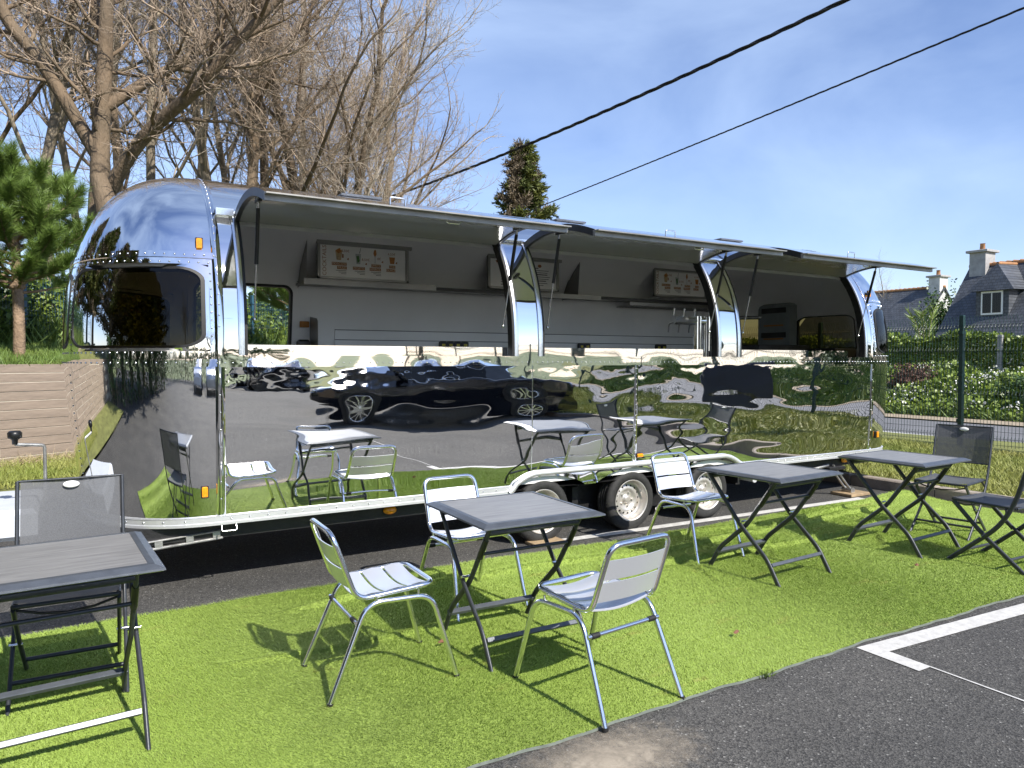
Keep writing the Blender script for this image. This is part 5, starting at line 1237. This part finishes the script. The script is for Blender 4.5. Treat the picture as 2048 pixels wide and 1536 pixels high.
# ------------------------------------------------------------------ shrubs, hedges, palm
def shrub_mesh(seed, n, leaf, m, rx=1., ry=1., rz=1., stems=9, stem_m='twig_brown'):
    q = random.Random(seed); g = np.random.default_rng(seed); t = empty('shrub'); br = []; cs = []
    for k in range(stems):
        a = q.uniform(0, 6.28); e = Vector((rx*.75*math.cos(a)*q.uniform(.2, 1), ry*.75*math.sin(a)*q.uniform(.2, 1), rz*q.uniform(.5, 1.0))); br.append(([Vector((e.x*.15, e.y*.15, -.1)), Vector((e.x*.5, e.y*.5, e.z*.55)), e], [.02, .014, .006], 0)); cs += [e, Vector((e.x*.6, e.y*.6, e.z*.6))]
    for k in range(26):
        a = q.uniform(0, 6.28); rr = math.sqrt(q.random())*.95; cs.append(Vector((rx*rr*math.cos(a), ry*rr*math.sin(a), rz*q.uniform(.12, .95)*(1-.3*rr*rr))))
    C = np.array([tuple(c) for c in cs]); idx = g.integers(0, len(C), n); P = C[idx]+g.normal(0, .17, (n, 3))*np.array([rx, ry, rz*.8]); P[:, 2] = np.abs(P[:, 2]); 
    V, F = tube_arrays(br, 4); npmesh('stems', V, F, stem_m, t); V, F = leaf_arrays(P, leaf, seed); npmesh('foliage', V, F, m, t); return t
GS = 'shrubs below the bare trees'
sh = [shrub_mesh(51, 5200, .10, 'leaf_dark'), shrub_mesh(52, 5200, .085, 'leaf_bright')]
spots = [(-5.0, 4.6, 1.2, 0, 'dark shrub at the far left below the bare trees'), (-2.6, 4.4, 1.25, 0, 'dark evergreen shrub left of the pine stem'), (-.6, 4.9, 1.1, 1, 'bright shrub right behind the pine stem'), (1.3, 4.3, 1.25, 0, 'dark ivy like shrub just left of the trailer nose'),
         (3.2, 3.8, 1.15, 1, 'bright leafy shrub seen through the rear window'), (4.6, 4.6, 1.35, 0, 'dark shrub behind the rear window of the trailer'), (6.6, 4.2, 1.2, 1, 'green shrub behind the trailer middle'), (9.0, 4.4, 1.3, 0, 'dark shrub behind the right half of the trailer'), (11.5, 4.2, 1.3, 1, 'green shrub hidden behind the far trailer end')]
us_ = set()
for k, (tt, oo, sc, kd, lab) in enumerate(spots):
    o = sh[kd] if kd not in us_ else copy_tree(sh[kd]); us_.add(kd); p = wl(tt, oo, ter_h(oo)-.05); o.location = p; o.rotation_euler = (0, 0, k*1.3); o.scale = (sc*1.25, sc*1.1, sc*.95); tag(o, lab, 'shrub', GS)
# young tree right behind the rear window
yt = copy_tree(bpy.data.objects['pine_tree']); yt.location = (2.95, 9.80, 1.50); yt.rotation_euler = (0, 0, 2); tag(yt, 'young pine stem seen through the rear window of the trailer', 'tree')
def hedge(name, label, x0, x1, y0, y1, z0, z1, n, leaf, m, seed, gap=None):
    g = np.random.default_rng(seed); t = empty(name, ((x0+x1)/2, (y0+y1)/2, z0)); tag(t, label, 'hedge'); hx, hy, hz = (x1-x0)/2, (y1-y0)/2, z1-z0
    P = np.stack([g.uniform(-1, 1, n)*hx, g.uniform(-1, 1, n)*hy, g.uniform(0, 1, n)**.75*hz], 1); f = g.random(n)
    k = f < .5; P[k, 0] = -hx*(1-.15*g.random(k.sum())); k = f > .72; P[k, 2] = hz*(1-.12*g.random(k.sum()))
    P[:, 2] += .10*np.sin(P[:, 1]*2.3)*(P[:, 2]/hz)+.05*np.sin(P[:, 1]*6.1)*(P[:, 2]/hz); P[:, 0] += .10*np.sin(P[:, 1]*3.1+P[:, 2]*3)
    V, F = leaf_arrays(P, leaf, seed); npmesh('foliage', V, F, m, t)
    q = random.Random(seed); br = []
    for _ in range(int((y1-y0)*3)):
        y = q.uniform(-hy, hy); br.append(([Vector((q.uniform(-hx, hx)*.5, y, -.1)), Vector((q.uniform(-hx, hx), y+q.uniform(-.4, .4), hz*.5)), Vector((q.uniform(-hx, hx), y+q.uniform(-.6, .6), hz*.95))], [.025, .018, .008], 0))
    V, F = tube_arrays(br, 4); npmesh('stems', V, F, 'twig_brown', t); return t
hedge('hedge', 'clipped bright green hedge above the flowering bank', 21.3, 22.6, 2.0, 15.5, .9, 2.2, 26000, .12, 'leaf_bright', 61)
hedge('hedge', 'darker hedge end nearer the right edge, in front of the house', 21.4, 22.6, -12, 1.9, .9, 2.3, 16000, .14, 'leaf_dark', 62)
o = shrub_mesh(63, 4200, .07, 'leaf_red', .62, .62, .72); o.location = (19.0, 6.69, .55); o.name = 'red_shrub'; tag(o, 'round reddish brown bush on the flowering bank', 'shrub')
o = shrub_mesh(64, 3000, .09, 'leaf_dark', .8, .8, .6); o.location = (18.6, 3.4, .5); tag(o, 'low dark bush on the bank right of the green fence post', 'shrub')
o = shrub_mesh(65, 7000, .16, 'leaf_dark', 2.4, 2.4, 3.0); o.location = (29, 13.9, 1.0); o.scale = (.7, .7, .55); tag(o, 'dull green bush behind the hedge, left of the palm', 'shrub')
o = shrub_mesh(66, 7000, .2, 'leaf_dark', 1.5, 1.5, 4.2); o.location = (48.25, 22.0, 1.2); tag(o, 'tall dark bush between the two slate roofed houses', 'shrub')
m = MB().bevel_box((20.25, 7.25, .80), (20.31, 9.0, 1.30), .01); tag(m.build('teal_sheet', 'sheet_teal'), 'dark teal windbreak sheet fixed in front of the hedge', 'screen')
tag(MB().bevel_box((21.15, 5.55, 1.0), (21.25, 5.67, 2.2), .01).build('concrete_post', 'chimney_grey'), 'slim pale concrete post in the hedge right of the fence post', 'post')
def palm():
    q = random.Random(2); g = np.random.default_rng(2); t = empty('palm_tree', (29.2, 12.3, .2)); tag(t, 'palm with arching yellow green fronds behind the hedge', 'tree'); br = [([Vector((0, 0, -.2)), Vector((0, 0, 1.0))], [.22, .2], 0)]; P = []; D = []
    for k in range(30):
        a = k*2.4; el = q.uniform(.25, 1.5); d = Vector((math.cos(a)*math.cos(el), math.sin(a)*math.cos(el), math.sin(el))); p = Vector((0, 0, 1.0)); pts = [p]
        for i in range(7): d = (d+Vector((0, 0, -.13-.05*i*(1-el/2)))).normalized(); p = p+d*.36; pts.append(p.copy())
        br.append((pts, [.022, .02, .018, .015, .012, .01, .007, .004], 1))
        for j in range(36):
            x = .8+6.1*j/36; i = min(6, int(x)); c = pts[i].lerp(pts[i+1], x-i); tt = (pts[i+1]-pts[i]).normalized(); s = tt.cross(Vector((0, 0, 1)));
            if s.length < 1e-3: s = Vector((1, 0, 0))
            s.normalize()
            for sg in (-1, 1): P.append(tuple(c)); D.append(tuple((s*sg*.8+tt*.7+Vector((0, 0, .25))).normalized()))
    V, F = tube_arrays(br, 5); npmesh('trunk', V, F, 'twig_pale', t); V, F = tri_leaves(np.array(P), .48, .045, 3, np.array(D), .1); npmesh('crown', V, F, 'palm_leaf', t)
palm()
o = copy_tree(protos['thin']); o.location = (56.5, 31.0, 3.2); o.scale = (.5, .5, .34); tag(o, 'small distant bare tree left of the far house ridge', 'tree')
# ------------------------------------------------------------------ houses across the road
def slab(m, pts, n, th):
    P = [Vector(p) for p in pts]; Q = [p-n*th for p in P]; k = len(P); m.add(P+Q, [tuple(range(k)), tuple(range(2*k-1, k-1, -1))]+[(i, k+i, k+(i+1) % k, (i+1) % k) for i in range(k)])
def house(name, label, xe, w0, w1, ze, run, zr, wallm, base=1.2, dormer=None, chim=None, lower=True):
    """ridge parallel to y; roof slope towards -x with eave at x=xe"""
    t = empty(name, (xe, w0, base)); tag(t, label, 'house'); X = lambda x: x-xe; Y = lambda y: y-w0; Zq = lambda z: z-base
    xr = xe+run; L_ = w1-w0
    m = MB(); m.box((.35, .15, 0), (2*run-.35, L_-.15, Zq(ze)+.25))
    for y in (.15, L_-.16): m.add([(.35, y, Zq(ze)), (2*run-.35, y, Zq(ze)), (run, y, Zq(zr)-.2)], [(0, 1, 2)]); 
    m.build('wall', wallm, t)
    for sgn in (0, 1):
        a = 0 if sgn == 0 else 2*run; n = Vector((-(zr-ze) if sgn == 0 else (zr-ze), 0, run)).normalized(); m = MB(); slab(m, [(a, 0, Zq(ze)), (a, L_, Zq(ze)), (run, L_, Zq(zr)), (run, 0, Zq(zr))], n, .12); m.build('roof', 'slate', t)
    m = MB(); y = 0
    while y < L_: m.tube([(run, y, Zq(zr)+.02), (run, min(L_, y+.36), Zq(zr)+.05)], [.10, .13], 8); y += .36
    m.build('ridge_tiles', 'terracotta', t, 'stuff')
    if chim:
        cy, wd = chim; c = MB().box((run-.55, cy-wd/2, Zq(zr)-1.6), (run+.55, cy+wd/2, Zq(zr)+.75)).build('chimney', 'chimney_grey' if wallm != 'render_white' else 'render_white', t)
        MB().bevel_box((run-.7, cy-wd/2-.15, Zq(zr)+.75), (run+.7, cy+wd/2+.15, Zq(zr)+.9), .02).build('chimney_cap', 'chimney_grey', c); MB().lathe([(.15, 0), (.13, .4), (.16, .42)], 12, Matrix.Translation((run, cy, Zq(zr)+.9))).build('chimney_pot', 'terracotta', c)
    MB().box((-.12, 0, Zq(ze)-.12), (.0, L_, Zq(ze)+.02)).build('gutter', 'window_white', t)
    if lower:
        for k in range(3):
            yy = L_-3.2-k*3.4; wn = MB().box((.30, yy, Zq(ze)-1.4), (.36, yy+1.9, Zq(ze)-.35)).build('window', 'window_white', t)
            for q in (0, 1): MB().box((.285, yy+.08+q*.9, Zq(ze)-1.32), (.30, yy+.92+q*.9, Zq(ze)-.43)).build('pane', 'house_glass', wn)
    if dormer:
        yd, wd, zd, hd = dormer; sl = (zr-ze)/run; f = lambda z: (z-ze)/sl; x0 = f(zd)+.05
        c = MB().box((x0, Y(yd)-wd/2, Zq(zd)), (f(zd+hd), Y(yd)+wd/2, Zq(zd)+hd)).build('dormer', 'slate', t)
        zt = zd+hd; xa = x0-.25; e = .35; tip = f(zt+1.75)
        m = MB(); A = [(xa, Y(yd)-wd/2-e, Zq(zt)-.05), (xa, Y(yd)+wd/2+e, Zq(zt)-.05)]; rd = [(xa+.75, Y(yd), Zq(zt)+1.5), (tip, Y(yd), Zq(zt)+1.6)]; bk = [(f(zt), Y(yd)-wd/2-e, Zq(zt)), (f(zt), Y(yd)+wd/2+e, Zq(zt))]
        m.add([A[0], A[1], rd[0], rd[1], bk[0], bk[1]], [(0, 2, 1), (0, 4, 3, 2), (1, 2, 3, 5)]); m.build('dormer_roof', 'slate', c)
        m = MB(); m.tube([rd[0], rd[1]], .09, 6); m.build('dormer_ridge', 'terracotta', c)
        wn = MB().box((x0-.05, Y(yd)-wd*.33, Zq(zd)+.12), (x0-.0, Y(yd)+wd*.33, Zq(zt)-.08)).build('window', 'window_white', t)
        for q in (0, 1): MB().box((x0-.062, Y(yd)-wd*.28+q*wd*.30, Zq(zd)+.22), (x0-.05, Y(yd)-wd*.02+q*wd*.30, Zq(zt)-.18)).build('pane', 'house_glass', wn)
    return t
house('slate_house', 'near house with steep slate roof, dormer and orange ridge tiles', 41.4, 4.0, 19.0, 2.4, 4.0, 7.1, 'render_cream', dormer=(16.4, 1.7, 3.9, 1.5), chim=(14.3, .9))
house('slate_house', 'farther slate roofed house with stained white gable and chimney', 51.5, 26.3, 37.3, 2.6, 4.6, 7.1, 'render_white', dormer=None, chim=(.55, .85), lower=False)
# ------------------------------------------------------------------ overhead cables
def cable(label, A, B, r, sag, tw):
    A, B = Vector(A), Vector(B); n = 260; m = MB(); d = (B-A); L_ = d.length; t = d.normalized(); u = t.orthogonal().normalized(); v = t.cross(u)
    for ph in (0, 2.09, 4.19):
        pts = []
        for i in range(n+1):
            f = i/n; a = 2*math.pi*f*L_/tw+ph; pts.append(A+d*f-Vector((0, 0, 4*sag*f*(1-f)))+(u*math.cos(a)+v*math.sin(a))*r)
        m.tube(pts, r*.95, 5)
    tag(m.build('overhead_cable', 'cable_black'), label, 'cable', 'overhead cables')
cable('thicker twisted overhead cable crossing the upper middle of the sky', (9.8, -2, 7.3), (7.248, 26, 7.322), .020, .552, 1.3)
cable('thinner overhead cable crossing the right part of the sky', (12.221, -3, 7.3), (14.02, 24, 7.094), .011, .10, .9)
# ------------------------------------------------------------------ cars parked behind the camera (seen in the mirror skin)
def car(label, loc, rz, paint, ln=4.85, wd=1.84, ht=1.44, wb=2.85):
    t = empty('parked_car', loc, rz); tag(t, label, 'car', 'cars parked opposite the trailer'); hw = wd/2
    # stations along x: bottom z, belt z, roof z, belt half width, roof half width
    S = [(-2.42, .42, .62, .64, .60, .50), (-2.36, .30, .80, .84, .78, .66), (-2.1, .22, .94, .99, .87, .76), (-1.75, .2, .98, 1.05, .90, .78), (-1.30, .2, .98, 1.22, .915, .66), (-.75, .2, .97, 1.39, .92, .60), (-.1, .2, .95, 1.44, .92, .59), (.45, .2, .94, 1.40, .92, .60), (.95, .2, .93, 1.20, .92, .66), (1.35, .2, .93, .98, .915, .74), (1.9, .2, .86, .90, .90, .76), (2.25, .24, .74, .79, .84, .68), (2.42, .34, .58, .62, .70, .55)]
    S = [(x*ln/4.85, a, b, c*ht/1.44 if c > 1.1 else c, d_*wd/1.84, e*wd/1.84) for x, a, b, c, d_, e in S]
    def ring(s):
        x, zb, zk, zr_, wk, wr = s; return [(x, -wk*.94, zb), (x, -wk, zb+(zk-zb)*.4), (x, -wk*.985, zk-.06), (x, -wk*.95, zk), (x, -wr, zr_-(.05 if zr_ > 1.1 else .01)), (x, -wr*.6, zr_), (x, 0, zr_+.01)]
    rings = [ring(s)+[(x, -y, z) for x, y, z in ring(s)[-2::-1]] for s in S]; n = len(rings[0]); body = MB(); gl = MB()
    for i in range(len(S)-1):
        for j in range(n-1):
            q = [rings[i][j], rings[i+1][j], rings[i+1][j+1], rings[i][j+1]]; g_ = (j in (3, n-5) and 4 <= i <= 8) or (j in (4, 5, n-7, n-6) and (i in (3, 8) or i == 4))
            (gl if g_ and max(p[2] for p in q) > 1.05 else body).add(q, [(3, 2, 1, 0)], True)
    for e in (0, -1): body.add(rings[e], [tuple(range(n)) if e == 0 else tuple(range(n))[::-1]])
    body.build('body', paint, t); gl.build('glazing', 'car_glass', t)
    for x in (-wb/2, wb/2):
        for s in (-1, 1):
            MB().lathe([(.001, 0), (.37, 0)], 28, Matrix.Translation((x, s*(hw+.002), .34)) @ Matrix.Rotation(R(90), 4, 'X')).build('wheel_arch', 'black_plastic', t)
            wh = empty('wheel', (x, s*(hw-.085), .325), 0 if s < 0 else math.pi, t); M = Matrix.Rotation(R(90), 4, 'X')
            MB().lathe([(.23, .07), (.25, .10), (.30, .10), (.325, .07), (.325, -.08)], 32, M).build('tyre', 'tyre_rubber', wh)
            m = MB(); m.lathe([(.238, .09), (.222, .098), (.215, .06)], 32, M); m.lathe([(.05, .085), (.001, .09)], 12, M)
            for k in range(10):
                a = 2*math.pi*k/10; m.box((.03, -.012, .07), (.222, .012, .09), M @ Matrix.Rotation(a, 4, 'Z'))
            m.build('rim', 'chair_alu', wh)
    for s in (-1, 1):
        MB().bevel_box((2.2*ln/4.85, s*.62-.16, .62), (2.43*ln/4.85-.06, s*.62+.16, .74), .03).build('headlight', 'car_silver', t); MB().bevel_box((-2.40*ln/4.85, s*.62-.16, .74), (-2.2*ln/4.85, s*.62+.16, .84), .03).build('tail_light', 'leaf_red', t)
        MB().tube([(.9, s*(hw-.03), .965), (-1.6, s*(hw-.045), 1.01)], .012, 5).build('window_trim', 'trim_alu', t)
        MB().bevel_box((.75, s*(hw+.08)-.09, .96), (.9, s*(hw+.08)+.09, 1.10), .03).build('door_mirror', paint, t)
    return t
car('black saloon car parked broadside opposite the trailer', (5.35, -8.2, 0), R(199), 'car_black', 4.95, 1.86, 1.44, 3.0)
car('dark car parked nose on behind the black saloon', (4.3, -18.6, 0), R(97), 'car_black', 4.6)
car('silver hatchback parked nose on between the dark and the white car', (1.5, -19.2, 0), R(94), 'car_silver', 4.3)
car('white car parked nose on, last of its row', (-1.4, -19.4, 0), R(92), 'car_white', 4.4)
# navy sign on a post on the lawn
sg = empty('sign_board', (8.7, -3.7, .15), R(35)); tag(sg, 'dark navy sign with orange lettering on a slim post by the lawn', 'sign')
MB().tube([(0, 0, 0), (0, 0, 1.3)], .03, 8).build('post', 'galvanised', sg); MB().bevel_box((-.55, -.03, .55), (.55, .03, 1.3), .02).build('panel', 'sign_navy', sg); MB().bevel_box((-.4, -.036, .95), (.3, -.031, 1.08), .001).build('emblem', 'sign_orange', sg)
# planting across the car park
hedge('hedge', 'long hedge on the far side of the car park', -34, -33, -26, 6, 0, 2.0, 5000, .22, 'leaf_dark', 71)
t = hedge('hedge', 'dark hedge bordering the car park behind the parked cars', -.8, .8, -19, 19, 0, 1.9, 12000, .2, 'leaf_dark', 72); t.location = (-13, -24.5, 0); t.rotation_euler = (0, 0, R(90))
for k, (kind, x, y, sc, lab) in enumerate((('fan', 2, -30, 1.0, 'bare tree across the car park behind the black saloon'), ('forest', -8, -33, 1.0, 'tall bare tree across the car park behind the white car'), ('fan2', 14, -29, .9, 'bare tree by the road across the car park'), ('forest2', -20, -30, 1.0, 'bare tree at the far corner of the car park'))):
    o = copy_tree(protos[kind]); o.location = (x, y, 0); o.scale = (sc,)*3; o.rotation_euler = (0, 0, k); tag(o, lab, 'tree', 'bare trees across the car park')

# conifers added out of view as a dark backdrop in the nose window's reflection
for k, (x, y, sc) in enumerate(((-12, -6, 1.7), (-15, -2.5, 2.0), (-13.5, 1.0, 1.8), (-17, -11, 1.9), (-12, -12.5, 1.5), (-11, -9.3, 1.55), (-17.5, -6, 2.1))):
    o = copy_tree(bpy.data.objects['conifer_tree']); o.location = (x, y, -.5); o.scale = (sc*1.45, sc*1.45, sc); o.rotation_euler = (0, 0, k*1.7); tag(o, ['conifer nearest the trailer nose across the car park', 'tallest conifer left of the car park', 'conifer beside the end of the plank wall', 'conifer at the far corner of the car park', 'smallest conifer at the back of the car park', 'conifer second from the trailer nose across the car park', 'dense conifer behind the others left of the car park'][k], 'tree', 'conifers left of the car park')

hedge('hedge', 'hedge along the left side of the car park under the conifers', -10.6, -9.4, -16, 1.5, 0, 2.1, 9000, .2, 'leaf_dark', 73)
for k, (x, y, sc) in enumerate(((-13, 6.5, 1.6), (-11, 14, 1.5), (-16, 11, 1.8))):  # more unseen conifers, added so the window's left part reflects dark
    o = copy_tree(bpy.data.objects['conifer_tree']); o.location = (x, y, 1.2); o.scale = (sc*1.5, sc*1.5, sc); o.rotation_euler = (0, 0, k*2.1+.5); tag(o, ['broad conifer on the terrace far left', 'conifer on the terrace behind the wire fence', 'tallest conifer on the terrace'][k], 'tree', 'conifers on the terrace left of the pine')
